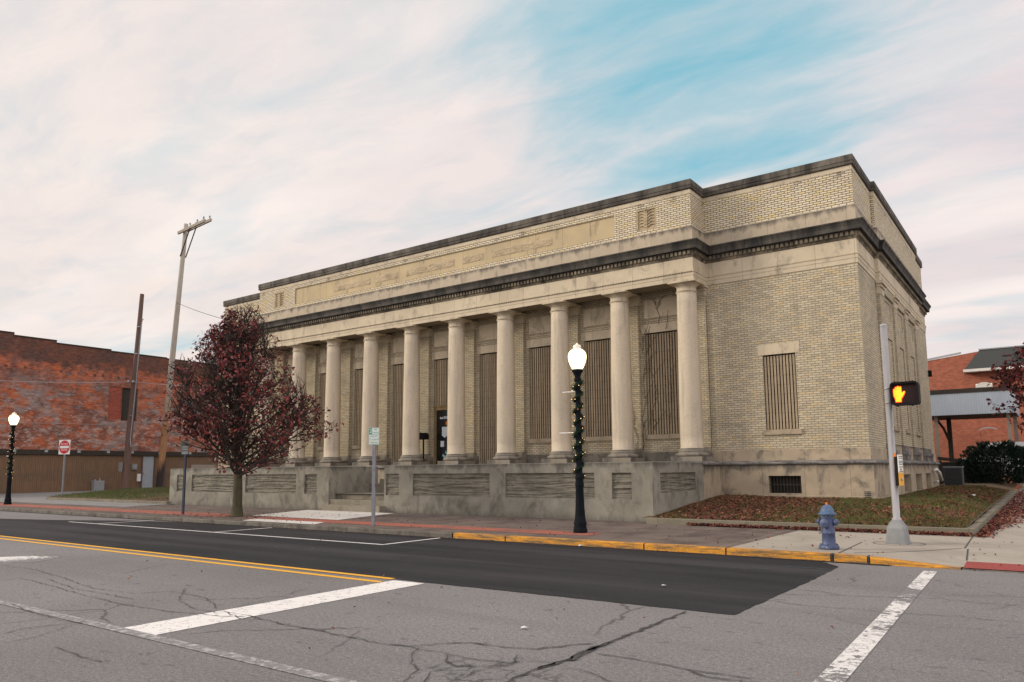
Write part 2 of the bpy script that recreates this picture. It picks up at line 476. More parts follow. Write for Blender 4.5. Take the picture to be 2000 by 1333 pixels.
M['kerb'] = stone("old_kerb_stone", (0.17, 0.155, 0.13), (0.12, 0.105, 0.09), stain=(0.035, 0.03, 0.028), amt=0.7, joint=1.5, thr=0.47, vdrip=1, bump=0.6)
M['lawn_kerb'] = stone("lawn_kerb_concrete", (0.21, 0.185, 0.135), (0.16, 0.142, 0.105), stain=(0.12, 0.10, 0.08), amt=0.5, joint=2.4, thr=0.5, vdrip=1)
M['earth'] = plain("leafy_earth", (0.12, 0.066, 0.042), (0.085, 0.072, 0.032), 2.2, 0.95, bump=0.5)
M['alley'] = plain("alley_gravel", (0.235, 0.23, 0.225), (0.19, 0.185, 0.18), 1.5, 0.95, speck=0.4)
M['ground'] = plain("far_ground", (0.16, 0.155, 0.14), (0.13, 0.125, 0.11), 0.2, 0.95)


def red_tint(g, uv, col):
    """flaking grey and white paint, black soot along the top"""
    u, v, _ = g.sep(uv)
    n0 = g.noise(g.mapping(uv, (0.45, 0.5, 1), loc=(2, 9, 0)), 1.3, 7, 0.68)
    col = g.mix(g.math('MULTIPLY', g.ramp(n0, [(0.43, 0.0), (0.55, 1.0)]), 0.85), col, (0.43, 0.115, 0.045))
    n3 = g.noise(g.mapping(uv, (0.8, 0.8, 1), loc=(1, 7, 0)), 1.3, 9, 0.74)
    col = g.mix(g.math('MULTIPLY', g.ramp(n3, [(0.51, 0.0), (0.58, 1.0)]), 0.7), col, (0.11, 0.052, 0.042))
    n1 = g.noise(g.mapping(uv, (0.8, 1.1, 1)), 1.4, 10, 0.78)
    mid = g.math('MULTIPLY', g.math('SUBTRACT', 9.6, v), 0.5, True)
    g1 = g.noise(g.mapping(uv, (0.25, 0.3, 1), loc=(7, 1, 0)), 1.2, 3, 0.5)
    n1 = g.math('ADD', n1, g.math('MULTIPLY', g.math('SUBTRACT', g1, 0.5), 0.5))
    col = g.mix(g.math('MULTIPLY', g.math('MULTIPLY', g.ramp(n1, [(0.525, 0.0), (0.56, 1.0)]), mid), 0.7), col, (0.19, 0.20, 0.20))
    n2 = g.noise(g.mapping(uv, (0.8, 1.3, 1), loc=(5, 2, 0)), 1.6, 10, 0.8)
    lowv = g.math('ADD', g.math('MULTIPLY', g.math('SUBTRACT', 8.5, v), 0.22, True), 0.15, True)
    col = g.mix(g.math('MULTIPLY', g.math('MULTIPLY', g.ramp(n2, [(0.50, 0.0), (0.56, 1.0)]), lowv), 0.85), col, (0.37, 0.285, 0.25))
    run = g.noise(g.mapping(uv, (1.6, 0.12, 1)), 1.4, 6, 0.7)
    col = g.mix(g.math('MULTIPLY', g.ramp(run, [(0.56, 0.0), (0.70, 1.0)]), 0.5), col, (0.085, 0.055, 0.047))
    top = g.ramp(g.math('ADD', g.math('MULTIPLY', g.math('SUBTRACT', v, 9.5), 0.75), g.math('MULTIPLY', g.math('SUBTRACT', n3, 0.5), 2.2)), [(0.1, 0.0), (0.55, 1.0)])
    col = g.mix(g.math('MULTIPLY', top, 0.78), col, (0.075, 0.045, 0.037))
    fine = g.noise(g.mapping(uv, (1.0, 2.6, 1)), 2.6, 6, 0.78)
    col = g.mix(0.6, col, g.ramp(fine, [(0.33, 0.15), (0.67, 0.85)]), 'OVERLAY')
    return col


M['redwall'] = brick("weathered_red_brick", (0.29, 0.082, 0.045), (0.21, 0.06, 0.04), (0.20, 0.14, 0.115), bw=0.22, rh=0.085, ms=0.012, tint=red_tint, grime=(0.08, 0.05, 0.045), grime_amt=0.5)
M['redwall2'] = brick("orange_red_brick", (0.40, 0.105, 0.052), (0.30, 0.075, 0.042), (0.30, 0.17, 0.125), bw=0.22, rh=0.08, ms=0.010, grime=(0.24, 0.075, 0.045), grime_amt=0.6)
M['redpatch'] = brick("bright_red_brick", (0.34, 0.07, 0.04), (0.25, 0.05, 0.034), (0.25, 0.10, 0.07), bw=0.22, rh=0.085, grime=(0.15, 0.06, 0.05), grime_amt=0.4)


def mk_siding():
    m, g, b = mat("brown_board_siding", 0.85)
    uv = g.coord('UV')
    u, v, _ = g.sep(uv)
    wv = g.math('SINE', g.math('MULTIPLY', u, 2 * math.pi / 0.14), 0)
    n = g.noise(g.mapping(uv, (6, 0.5, 1)), 1.5, 5, 0.65)
    col = g.mix(g.ramp(n, [(0.35, 0.0), (0.7, 1.0)]), (0.19, 0.112, 0.062), (0.125, 0.08, 0.05))
    n2 = g.noise(g.mapping(uv, (0.25, 0.7, 1)), 1.5, 5, 0.6)
    col = g.mix(g.math('MULTIPLY', g.ramp(n2, [(0.5, 0.0), (0.7, 1.0)]), 0.6), col, (0.095, 0.075, 0.055))
    col = g.mix(g.ramp(wv, [(0.0, 0.0), (0.93, 0.0), (0.99, 0.75)]), col, (0.04, 0.024, 0.016))
    g.put(b.inputs['Base Color'], col)
    g.put(b.inputs['Normal'], g.bump(wv, 0.3, 0.01))
    return m


M['siding'] = mk_siding()


def mk_corr(name, c1, c2, pitch=0.12):
    m, g, b = mat(name, 0.5, 0.2)
    uv = g.coord('UV')
    u, v, _ = g.sep(uv)
    wv = g.math('SINE', g.math('MULTIPLY', u, 2 * math.pi / pitch), 0)
    n = g.noise(g.mapping(uv, (1, 0.3, 1)), 2, 5, 0.6)
    col = g.mix(g.ramp(n, [(0.35, 0.0), (0.7, 1.0)]), c1, c2)
    g.put(b.inputs['Base Color'], g.mix(g.ramp(wv, [(0.0, 0.14), (0.5, 0.0)]), col, tuple(x * 0.5 for x in c1)))
    g.put(b.inputs['Normal'], g.bump(wv, 0.3, 0.015))
    return m


M['corrugated'] = mk_corr("pale_corrugated_sheet", (0.43, 0.48, 0.54), (0.37, 0.42, 0.475), 0.13)


def mk_slat():
    m, g, b = mat("tan_window_slats", 0.7)
    uv = g.coord('UV')
    o = g.coord()
    u, v, _ = g.sep(uv)
    n = g.noise(g.mapping(o, (6, 6, 0.6)), 1.5, 5, 0.65)
    col = g.mix(g.ramp(n, [(0.35, 0.0), (0.68, 1.0)]), (0.37, 0.29, 0.195), (0.255, 0.198, 0.132))
    j = g.math('FRACT', g.math('DIVIDE', v, 0.31), 0)
    col = g.mix(g.ramp(j, [(0.0, 0.6), (0.06, 0.0)]), col, (0.06, 0.045, 0.03))
    g.put(b.inputs['Base Color'], col)
    return m


M['slat'] = mk_slat()
M['void'] = plain("dark_opening", (0.022, 0.019, 0.016), (0.014, 0.012, 0.011), 3, 0.9)
M['black_metal'] = plain("black_cast_iron", (0.006, 0.008, 0.010), (0.011, 0.013, 0.016), 9, 0.85, 0.0, 0.1, 0.08)
M['black_plastic'] = plain("black_plastic", (0.006, 0.005, 0.006), (0.010, 0.009, 0.009), 12, 0.65, bump=0.05, spec=0.15)
M['lens'] = plain("dark_signal_lens", (0.022, 0.013, 0.013), (0.030, 0.018, 0.018), 60, 0.7, spec=0.1)
M['galv'] = plain("galvanised_steel", (0.44, 0.425, 0.42), (0.35, 0.34, 0.34), 5, 0.42, 0.5, 0.05, 0.4, stretch=(3, 3, 0.5))
M['alu'] = plain("cast_aluminium", (0.27, 0.275, 0.27), (0.20, 0.205, 0.205), 4, 0.5, 0.45, 0.15)
M['grey_post'] = plain("grey_steel_post", (0.26, 0.26, 0.29), (0.19, 0.19, 0.215), 8, 0.6, 0.2, 0.05)
M['blue_post'] = plain("dark_blue_post", (0.045, 0.055, 0.085), (0.035, 0.042, 0.065), 8, 0.6, 0.1, 0.05)
def mk_hydrant(name, c1, c2):
    m, g, b = mat(name, 0.5, 0, 0.4)
    o = g.coord()
    col = g.mix(g.ramp(g.noise(o, 9, 5, 0.6), [(0.35, 0.0), (0.65, 1.0)]), c1, c2)
    chip = g.ramp(g.noise(o, 16, 6, 0.75), [(0.62, 0.0), (0.66, 1.0)])
    col = g.mix(chip, col, (0.36, 0.38, 0.45))
    rust = g.ramp(g.noise(g.mapping(o, (1, 1, 0.4), loc=(3, 3, 3)), 11, 6, 0.75), [(0.64, 0.0), (0.70, 1.0)])
    col = g.mix(g.math('MULTIPLY', rust, 0.8), col, (0.055, 0.045, 0.055))
    g.put(b.inputs['Base Color'], col)
    g.put(b.inputs['Normal'], g.bump(g.noise(o, 30, 4), 0.35, 0.006))
    return m


M['hydrant'] = mk_hydrant("blue_hydrant_paint", (0.072, 0.095, 0.185), (0.05, 0.065, 0.13))
M['hydrant_cap'] = mk_hydrant("pale_blue_hydrant_paint", (0.078, 0.135, 0.235), (0.06, 0.10, 0.18))
M['chain'] = plain("steel_chain", (0.2, 0.2, 0.21), None, 20, 0.4, 0.8)
M['orange'] = plain("orange_paint", (0.70, 0.21, 0.02), (0.6, 0.16, 0.02), 20, 0.5)
M['amber'] = plain("amber_sign_face", (0.75, 0.36, 0.02), (0.68, 0.3, 0.02), 20, 0.5, bump=0)
M['sign_white'] = plain("white_sign_face", (0.72, 0.73, 0.68), (0.66, 0.67, 0.62), 8, 0.5, bump=0)
M['sign_red'] = plain("red_sign_face", (0.50, 0.018, 0.03), (0.43, 0.015, 0.03), 8, 0.5, bump=0)
M['sign_green'] = plain("green_sign_ink", (0.02, 0.30, 0.22), (0.02, 0.27, 0.2), 8, 0.5, bump=0)
M['sign_dkgreen'] = plain("dark_green_ink", (0.012, 0.085, 0.05), (0.014, 0.075, 0.045), 8, 0.5, bump=0)
M['sign_back'] = plain("dull_sign_face", (0.10, 0.11, 0.10), (0.08, 0.085, 0.08), 8, 0.6, bump=0)
M['ink'] = plain("black_ink", (0.02, 0.02, 0.02), None, 8, 0.6, bump=0)
M['pole_pale'] = plain("silvered_pole_timber", (0.37, 0.32, 0.26), (0.27, 0.23, 0.185), 3, 0.9, bump=0.4, stretch=(6, 6, 0.5))
M['pole_dark'] = plain("creosoted_pole_timber", (0.13, 0.075, 0.055), (0.075, 0.048, 0.04), 3, 0.9, bump=0.4, stretch=(6, 6, 0.5))


def mk_pole():
    m, g, b = mat("weathered_pole_timber", 0.9)
    o = g.coord()
    x, y, z = g.sep(o)
    n = g.noise(g.mapping(o, (6, 6, 0.5)), 2.0, 5, 0.65)
    a = g.mix(g.ramp(n, [(0.35, 0.0), (0.68, 1.0)]), (0.40, 0.355, 0.30), (0.29, 0.255, 0.215))
    c = g.mix(g.ramp(n, [(0.35, 0.0), (0.68, 1.0)]), (0.30, 0.155, 0.07), (0.20, 0.105, 0.055))
    zz = g.math('ADD', z, g.math('MULTIPLY', g.math('SUBTRACT', g.noise(g.mapping(o, (3, 3, 0.3)), 1.0, 4), 0.5), 3.0))
    f = g.ramp(g.math('DIVIDE', zz, 20.0), [(0.24, 0.0), (0.42, 1.0)])
    col = g.mix(f, c, a)
    f2 = g.ramp(g.math('DIVIDE', zz, 20.0), [(0.085, 0.0), (0.125, 1.0)])
    col = g.mix(f2, (0.025, 0.02, 0.018), col)
    g.put(b.inputs['Base Color'], col)
    return m


M['pole'] = mk_pole()
M['wire'] = plain("wire", (0.03, 0.03, 0.03), None, 8, 0.6, bump=0)
M['wire_pale'] = plain("pale_wire", (0.35, 0.33, 0.32), None, 8, 0.6, bump=0)
M['insul'] = plain("glass_insulator", (0.36, 0.36, 0.36), (0.25, 0.26, 0.28), 8, 0.3, bump=0)
M['bark'] = plain("dark_bark", (0.055, 0.042, 0.034), (0.035, 0.028, 0.024), 8, 0.95, bump=0.6, stretch=(3, 3, 0.7))
M['trunk'] = plain("mossy_bark", (0.085, 0.075, 0.04), (0.05, 0.045, 0.028), 8, 0.95, bump=0.6, stretch=(3, 3, 0.7))
M['leaf1'] = plain("maroon_leaf", (0.205, 0.042, 0.04), (0.14, 0.032, 0.034), 3, 0.55, bump=0)
M['leaf2'] = plain("dark_maroon_leaf", (0.105, 0.024, 0.028), (0.075, 0.02, 0.024), 3, 0.55, bump=0)
M['leaf3'] = plain("red_leaf", (0.27, 0.045, 0.04), (0.21, 0.045, 0.036), 3, 0.55, bump=0)
M['leaf4'] = plain("olive_red_leaf", (0.10, 0.05, 0.022), (0.08, 0.035, 0.02), 3, 0.55, bump=0)
M['fallen1'] = plain("fallen_red_leaf", (0.20, 0.05, 0.035), (0.13, 0.034, 0.028), 6, 0.9, bump=0)
M['fallen2'] = plain("fallen_brown_leaf", (0.31, 0.145, 0.075), (0.18, 0.08, 0.048), 6, 0.9, bump=0)
M['fallen3'] = plain("fallen_dark_leaf", (0.075, 0.026, 0.023), (0.05, 0.02, 0.018), 6, 0.9, bump=0)
M['grass1'] = plain("green_grass", (0.095, 0.115, 0.03), (0.07, 0.09, 0.024), 3, 0.9, bump=0)
M['grass2'] = plain("dry_grass", (0.19, 0.115, 0.06), (0.15, 0.095, 0.05), 3, 0.9, bump=0)
M['grass3'] = plain("bright_green_grass", (0.085, 0.13, 0.03), (0.07, 0.105, 0.028), 3, 0.9, bump=0)
M['yew1'] = plain("yew_foliage", (0.008, 0.02, 0.012), (0.006, 0.014, 0.01), 3, 0.8, bump=0)
M['yew2'] = plain("yew_foliage_tips", (0.016, 0.034, 0.017), (0.01, 0.024, 0.014), 3, 0.8, bump=0)
M['garland'] = plain("green_garland", (0.014, 0.04, 0.02), (0.01, 0.03, 0.016), 9, 0.7, bump=0)
M['garland2'] = plain("pale_garland_tips", (0.022, 0.055, 0.034), (0.016, 0.04, 0.028), 9, 0.7, bump=0)
M['bulb'] = glow("lit_fairy_bulb", (1.0, 0.60, 0.25), 3.5)
M['bulb_red'] = glow("lit_red_fairy_bulb", (1.0, 0.14, 0.08), 2.5)
M['globe'] = glow("lit_globe", (1.0, 0.84, 0.46), 2.2)
M['globe_top'] = glow("lit_globe_finial", (0.75, 0.66, 0.55), 0.22)
M['hand'] = glow("lit_orange_hand", (1.0, 0.30, 0.01), 1.9)
M['hand_fringe'] = glow("red_glow_fringe", (1.0, 0.05, 0.01), 0.9)
M['white_bar'] = plain("white_enamel", (0.72, 0.71, 0.69), None, 8, 0.4, bump=0)
M['ac'] = plain("dark_grey_casing", (0.055, 0.062, 0.066), (0.045, 0.05, 0.055), 5, 0.6, 0.2, bump=0.1)
M['grey_door'] = plain("grey_door_paint", (0.30, 0.325, 0.35), (0.26, 0.285, 0.31), 3, 0.5, bump=0.05)
M['grey_box'] = plain("grey_metal_box", (0.28, 0.29, 0.30), (0.22, 0.23, 0.235), 6, 0.5, 0.2, bump=0.05)
M['roof_felt'] = plain("dark_shingle", (0.05, 0.053, 0.053), (0.068, 0.07, 0.068), 14, 0.95, bump=0.5, stretch=(1, 1, 3))
M['white_trim'] = plain("white_trim_paint", (0.66, 0.63, 0.58), (0.58, 0.55, 0.50), 5, 0.6, bump=0.05)
M['flashing'] = plain("grey_flashing", (0.33, 0.34, 0.36), (0.28, 0.29, 0.3), 5, 0.6, bump=0.05)
M['dark_wood'] = plain("dark_timber", (0.045, 0.035, 0.028), (0.03, 0.025, 0.02), 6, 0.85, bump=0.2)
M['post_pale'] = plain("pale_post_paint", (0.27, 0.23, 0.18), (0.22, 0.19, 0.15), 6, 0.8, bump=0.1)
M['bronze'] = plain("bronze_door_frame", (0.27, 0.185, 0.085), (0.20, 0.135, 0.065), 6, 0.5, 0.3, bump=0.05)
M['glass'] = plain("dark_door_glass", (0.010, 0.012, 0.014), (0.014, 0.016, 0.018), 3, 0.12, bump=0, spec=0.5)
M['paper'] = plain("paper_notice", (0.55, 0.58, 0.60), (0.48, 0.52, 0.53), 10, 0.8, bump=0)
M['cyan'] = plain("cyan_sticker", (0.20, 0.42, 0.47), (0.26, 0.48, 0.52), 10, 0.6, bump=0)
M['car_paint'] = plain("white_car_paint", (0.70, 0.70, 0.70), (0.66, 0.66, 0.67), 2, 0.25, bump=0, spec=0.5)
M['car_glass'] = plain("car_glass", (0.02, 0.025, 0.03), None, 2, 0.08, bump=0, spec=0.5)
M['tyre'] = plain("tyre_rubber", (0.02, 0.02, 0.02), None, 8, 0.9)
M['pipe_white'] = plain("white_pipe", (0.60, 0.585, 0.53), (0.52, 0.50, 0.45), 5, 0.5, bump=0)
M['low_wall'] = stone("low_wall_concrete", (0.065, 0.06, 0.055), (0.045, 0.042, 0.04), stain=(0.03, 0.03, 0.028), amt=0.6, joint=0, thr=0.5)
M['vine'] = plain("dead_vine", (0.06, 0.04, 0.03), (0.045, 0.032, 0.025), 9, 0.9, bump=0)
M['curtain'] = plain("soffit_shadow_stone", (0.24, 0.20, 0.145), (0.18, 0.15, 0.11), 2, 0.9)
M['insc'] = stone("chiselled_stone", (0.50, 0.40, 0.26), (0.40, 0.315, 0.205), stain=(0.16, 0.13, 0.09), amt=0.5, joint=0, thr=0.5, bump=1.0, vdrip=1)
M['litter'] = plain("white_paper_litter", (0.68, 0.66, 0.64), None, 9, 0.8, bump=0)
M['chalk'] = plain("pale_blue_chalk", (0.06, 0.095, 0.115), (0.03, 0.035, 0.04), 30, 0.9, bump=0)

# ------------------------------------------------------------------ mesh helpers
WLOC = {}


class MB:
    def __init__(s):
        s.v, s.f, s.mi, s.sm = [], [], [], []

    def quad(s, *pts, mi=0, sm=False):
        n = len(s.v)
        s.v += [tuple(p) for p in pts]
        s.f.append(tuple(range(n, n + len(pts))))
        s.mi.append(mi)
        s.sm.append(sm)
        return s

    def box(s, x0, x1, y0, y1, z0, z1, mi=0):
        n = len(s.v)
        s.v += [(x0, y0, z0), (x1, y0, z0), (x1, y1, z0), (x0, y1, z0), (x0, y0, z1), (x1, y0, z1), (x1, y1, z1), (x0, y1, z1)]
        for q in ((3, 2, 1, 0), (4, 5, 6, 7), (0, 1, 5, 4), (1, 2, 6, 5), (2, 3, 7, 6), (3, 0, 4, 7)):
            s.f.append(tuple(n + i for i in q))
            s.mi.append(mi)
            s.sm.append(False)
        return s

    def prism(s, pts, z0, z1, mi=0, top=True, bot=True):
        n, k = len(s.v), len(pts)
        s.v += [(p[0], p[1], z0) for p in pts] + [(p[0], p[1], z1) for p in pts]
        for i in range(k):
            j = (i + 1) % k
            s.f.append((n + i, n + j, n + k + j, n + k + i))
            s.mi.append(mi)
            s.sm.append(False)
        if bot:
            s.f.append(tuple(n + i for i in reversed(range(k))))
            s.mi.append(mi)
            s.sm.append(False)
        if top:
            s.f.append(tuple(n + k + i for i in range(k)))
            s.mi.append(mi)
            s.sm.append(False)
        return s

    def slab(s, pts, y0, y1, mi=0):
        """outline in x,z extruded along y"""
        n, k = len(s.v), len(pts)
        s.v += [(p[0], y0, p[1]) for p in pts] + [(p[0], y1, p[1]) for p in pts]
        for i in range(k):
            j = (i + 1) % k
            s.f.append((n + i, n + j, n + k + j, n + k + i))
            s.mi.append(mi)
            s.sm.append(False)
        s.f.append(tuple(n + i for i in range(k)))
        s.f.append(tuple(n + k + i for i in reversed(range(k))))
        s.mi += [mi, mi]
        s.sm += [False, False]
        return s

    def lathe(s, prof, cx=0, cy=0, cz=0, seg=24, axis='z', sm=True, mi=0, wob=None):
        n = len(s.v)
        for (r, h) in prof:
            for k in range(seg):
                a = 2 * math.pi * k / seg
                rr = r * (wob(a, h) if wob else 1)
                c, d = rr * math.cos(a), rr * math.sin(a)
                if axis == 'z':
                    s.v.append((cx + c, cy + d, cz + h))
                elif axis == 'x':
                    s.v.append((cx + h, cy + c, cz + d))
                else:
                    s.v.append((cx + c, cy + h, cz + d))
        for i in range(len(prof) - 1):
            for k in range(seg):
                a, b = n + i * seg + k, n + i * seg + (k + 1) % seg
                s.f.append((a, b, b + seg, a + seg))
                s.mi.append(mi)
                s.sm.append(sm)
        for i in (0, len(prof) - 1):
            if prof[i][0] > 1e-4:
                s.f.append(tuple(n + i * seg + k for k in range(seg)))
                s.mi.append(mi)
                s.sm.append(False)
        return s

    def tube(s, pts, rad, seg=6, mi=0, cap=True, sm=True):
        pts = [Vector(p) for p in pts]
        if not isinstance(rad, (list, tuple)):
            rad = [rad] * len(pts)
        n = len(s.v)
        ref = Vector((0.31, 0.77, 0.55))
        for i, p in enumerate(pts):
            d = (pts[min(i + 1, len(pts) - 1)] - pts[max(i - 1, 0)])
            if d.length < 1e-6:
                d = Vector((0, 0, 1))
            d.normalize()
            a = d.cross(ref)
            if a.length < 0.1:
                a = d.cross(Vector((1, 0, 0)))
            a.normalize()
            b = d.cross(a)
            for k in range(seg):
                t = 2 * math.pi * k / seg
                s.v.append(tuple(p + rad[i] * (math.cos(t) * a + math.sin(t) * b)))
        for i in range(len(pts) - 1):
            for k in range(seg):
                a, b = n + i * seg + k, n + i * seg + (k + 1) % seg
                s.f.append((a, b, b + seg, a + seg))
                s.mi.append(mi)
                s.sm.append(sm)
        if cap:
            for i in (0, len(pts) - 1):
                s.f.append(tuple(n + i * seg + k for k in range(seg)))
                s.mi.append(mi)
                s.sm.append(False)
        return s

    def ball(s, c, r, seg=8, rings=5, mi=0, sq=1.0):
        prof = [(max(1e-5, r * math.sin(math.pi * i / rings)), -r * sq * math.cos(math.pi * i / rings)) for i in range(rings + 1)]
        return s.lathe(prof, c[0], c[1], c[2], seg, mi=mi)

    def build(s, name, m, parent=None, local=False, bevel=0, uv=True):
        off = Vector((0, 0, 0))
        if parent is not None and not local:
            off = WLOC.get(parent.name, Vector((0, 0, 0)))
        me = bpy.data.meshes.new(name)
        me.from_pydata([(x - off.x, y - off.y, z - off.z) for x, y, z in s.v], [], s.f)
        ms = m if isinstance(m, (list, tuple)) else [m]
        for k in ms:
            me.materials.append(k)
        me.polygons.foreach_set('material_index', s.mi)
        me.polygons.foreach_set('use_smooth', s.sm)
        if uv and len(s.f) < 60000:
            lay = me.uv_layers.new(name="UVMap")
            data = [0.0] * (2 * len(me.loops))
            for p in me.polygons:
                nx, ny, nz = abs(p.normal.x), abs(p.normal.y), abs(p.normal.z)
                for li in p.loop_indices:
                    x, y, z = s.v[me.loops[li].vertex_index]
                    if nz > 0.8 and nz > nx and nz > ny:
                        u, v = x, y
                    elif nx > ny:
                        u, v = y, z
                    else:
                        u, v = x, z
                    data[2 * li], data[2 * li + 1] = u, v
            lay.data.foreach_set('uv', data)
        me.update()
        o = bpy.data.objects.new(name, me)
        COL.objects.link(o)
        if parent is not None:
            o.parent = parent
            WLOC[o.name] = Vector(WLOC.get(parent.name, (0, 0, 0)))
        if bevel:
            md = o.modifiers.new('bevel', 'BEVEL')
            md.width = bevel
            md.segments = 2
            md.limit_method = 'ANGLE'
        return o


def tag(o, label=None, cat=None, group=None, kind=None):
    if label:
        o['label'] = label
    if cat:
        o['category'] = cat
    if group:
        o['group'] = group
    if kind:
        o['kind'] = kind
    return o


def thing(name, loc, label, cat, group=None, rz=0):
    o = bpy.data.objects.new(name, None)
    o.empty_display_size = 0.2
    COL.objects.link(o)
    o.location = loc
    o.rotation_euler.z = rz
    WLOC[o.name] = Vector(loc)
    return tag(o, label, cat, group)


def struct(name, mb, m, **k):
    return tag(mb.build(name, m, **k), kind='structure')


def copy_tree(o, parent=None):
    c = o.copy()
    COL.objects.link(c)
    if parent is not None:
        c.parent = parent
    for ch in list(o.children):
        copy_tree(ch, c)
    return c


def wall(mb, ax, c, a0, a1, z0, z1, ops=(), depth=0.12, back=False, mi=0):
    """wall skin on plane c with openings (a0,a1,z0,z1[,depth]); ax 'x' faces -y, ax 'y' faces +x"""
    A = sorted({a0, a1, *[o[0] for o in ops], *[o[1] for o in ops]})
    Z = sorted({z0, z1, *[o[2] for o in ops], *[o[3] for o in ops]})
    sgn = 1 if ax == 'x' else -1

    def P(a, z, d=0.0):
        return (a, c + sgn * d, z) if ax == 'x' else (c + sgn * d, a, z)
    for i in range(len(A) - 1):
        for j in range(len(Z) - 1):
            am, zm = (A[i] + A[i + 1]) / 2, (Z[j] + Z[j + 1]) / 2
            if not (a0 < am < a1 and z0 < zm < z1):
                continue
            if any(o[0] < am < o[1] and o[2] < zm < o[3] for o in ops):
                continue
            mb.quad(P(A[i], Z[j]), P(A[i + 1], Z[j]), P(A[i + 1], Z[j + 1]), P(A[i], Z[j + 1]), mi=mi)
    for o in ops:
        d = o[4] if len(o) > 4 else depth
        x0, x1, y0, y1 = o[:4]
        mb.quad(P(x0, y0), P(x0, y0, d), P(x0, y1, d), P(x0, y1), mi=mi)
        mb.quad(P(x1, y0), P(x1, y1), P(x1, y1, d), P(x1, y0, d), mi=mi)
        mb.quad(P(x0, y1), P(x0, y1, d), P(x1, y1, d), P(x1, y1), mi=mi)
        mb.quad(P(x0, y0), P(x1, y0), P(x1, y0, d), P(x0, y0, d), mi=mi)
        if back:
            mb.quad(P(x0, y0, d), P(x1, y0, d), P(x1, y1, d), P(x0, y1, d), mi=mi)
    return mb


def offs(path, d, closed=True):
    n = len(path)
    out = []
    for i in range(n):
        p = Vector(path[i])
        a = Vector(path[i - 1]) if (closed or i > 0) else None
        b = Vector(path[(i + 1) % n]) if (closed or i < n - 1) else None
        ns = []
        if a is not None:
            t = (p - a).normalized()
            ns.append(Vector((t.y, -t.x)))
        if b is not None:
            t = (b - p).normalized()
            ns.append(Vector((t.y, -t.x)))
        if len(ns) == 2:
            q = (ns[0] + ns[1]) / (1 + ns[0].dot(ns[1]))
        else:
            q = ns[0]
        out.append((p.x + q.x * d, p.y + q.y * d))
    return out


def sweep(mb, path, prof, closed=True, mi=0):
    rings = [[(x, y, z) for x, y in offs(path, d, closed)] for d, z in prof]
    n = len(path)
    for i in range(len(prof) - 1):
        for k in range(n if closed else n - 1):
            j = (k + 1) % n
            mb.quad(rings[i][k], rings[i][j], rings[i + 1][j], rings[i + 1][k], mi=mi)
    return mb


def text(s, size, loc, rot, m, parent, name='lettering', depth=0.002, wid=None, align='CENTER'):
    cu = bpy.data.curves.new(name, 'FONT')
    cu.body = s
    cu.size = size
    cu.align_x = align
    cu.align_y = 'CENTER'
    cu.extrude = depth
    tmp = bpy.data.objects.new(name, cu)
    COL.objects.link(tmp)
    dg = bpy.context.evaluated_depsgraph_get()
    me = bpy.data.meshes.new_from_object(tmp.evaluated_get(dg))
    bpy.data.objects.remove(tmp)
    if wid:
        xs = [v.co.x for v in me.vertices]
        k = wid / (max(xs) - min(xs))
        for v in me.vertices:
            v.co.x *= k
    me.materials.clear()
    me.materials.append(m)
    o = bpy.data.objects.new(name, me)
    COL.objects.link(o)
    o.parent = parent
    o.location = loc
    o.rotation_euler = rot
    return o


def nz(x, y, z=0.0, s=1.0):
    return mnoise.noise(Vector((x * s, y * s, z * s)))

# ================================================================== the setting
gp = MB().quad((-600, -300, -0.06), (600, -300, -0.06), (600, 900, -0.06), (-600, 900, -0.06))
struct('ground', gp, M['ground'])
rd = MB().quad((-160, -14, 0), (70, -14, 0), (70, 13.82, 0), (-160, 13.82, 0))
struct('road', rd, M['asphalt'])
pt = MB()
pe = [(-2.97, 8.27), (-2.94, 11.5), (-2.95, 13.15), (-3.25, 13.6), (-3.6, 13.80), (-22.5, 13.80), (-25.5, 13.2), (-28.5, 12.0), (-33, 10.9), (-44, 9.6), (-60, 8.9), (-60, 8.27), (-30, 8.27), (-8, 8.2)]
pe2 = []
for k in range(len(pe)):
    (ax, ay), (bx, by) = pe[k], pe[(k + 1) % len(pe)]
    q = max(1, int(math.hypot(bx - ax, by - ay) / 0.12)) if max(ax, bx) > -9 else 3
    for i in range(q):
        u = i / q
        pe2.append((ax + (bx - ax) * u + rnd.uniform(-0.012, 0.012), ay + (by - ay) * u + rnd.uniform(-0.012, 0.012)))
pt.prism(pe2, 0.0, 0.006, bot=False)
struct('asphalt_patch', pt, M['patch'])

# painted lines
z1, z2 = 0.0045, 0.0105


def strip(mb, x0, x1, y0, y1, z):
    mb.quad((x0, y0, z), (x1, y0, z), (x1, y1, z), (x0, y1, z))


mb = MB()
strip(mb, -60, -8.12, 8.13, 8.25, 0.0085)
strip(mb, -60, -8.06, 7.83, 7.95, 0.0045)
struct('yellow_centre_lines', mb, M['yellow_paint'])
mb = MB()
mb.quad((-7.98, 4.05, z1), (-7.36, 4.12, z1), (-7.42, 8.12, z1), (-8.02, 8.10, z1))
struct('stop_line', mb, M['white_paint'])
mb = MB()
strip(mb, -12.5, -4.2, 3.98, 4.12, 0.0065)
struct('old_white_line', mb, M['white_faint'])
mb = MB()
mb.quad((-1.57, 5.2, z1), (-1.37, 5.2, z1), (-1.57, 13.35, z1), (-1.76, 13.35, z1))
struct('crosswalk_line', mb, M['white_worn'])
mb = MB()
strip(mb, -26.8, -11.98, 11.77, 11.86, z2)
for x in (-12.03, -18.46, -24.9):
    strip(mb, x - 0.045, x + 0.045, 11.875, 13.72, z2)
struct('parking_bay_lines', mb, M['white_new'])
mb = MB()
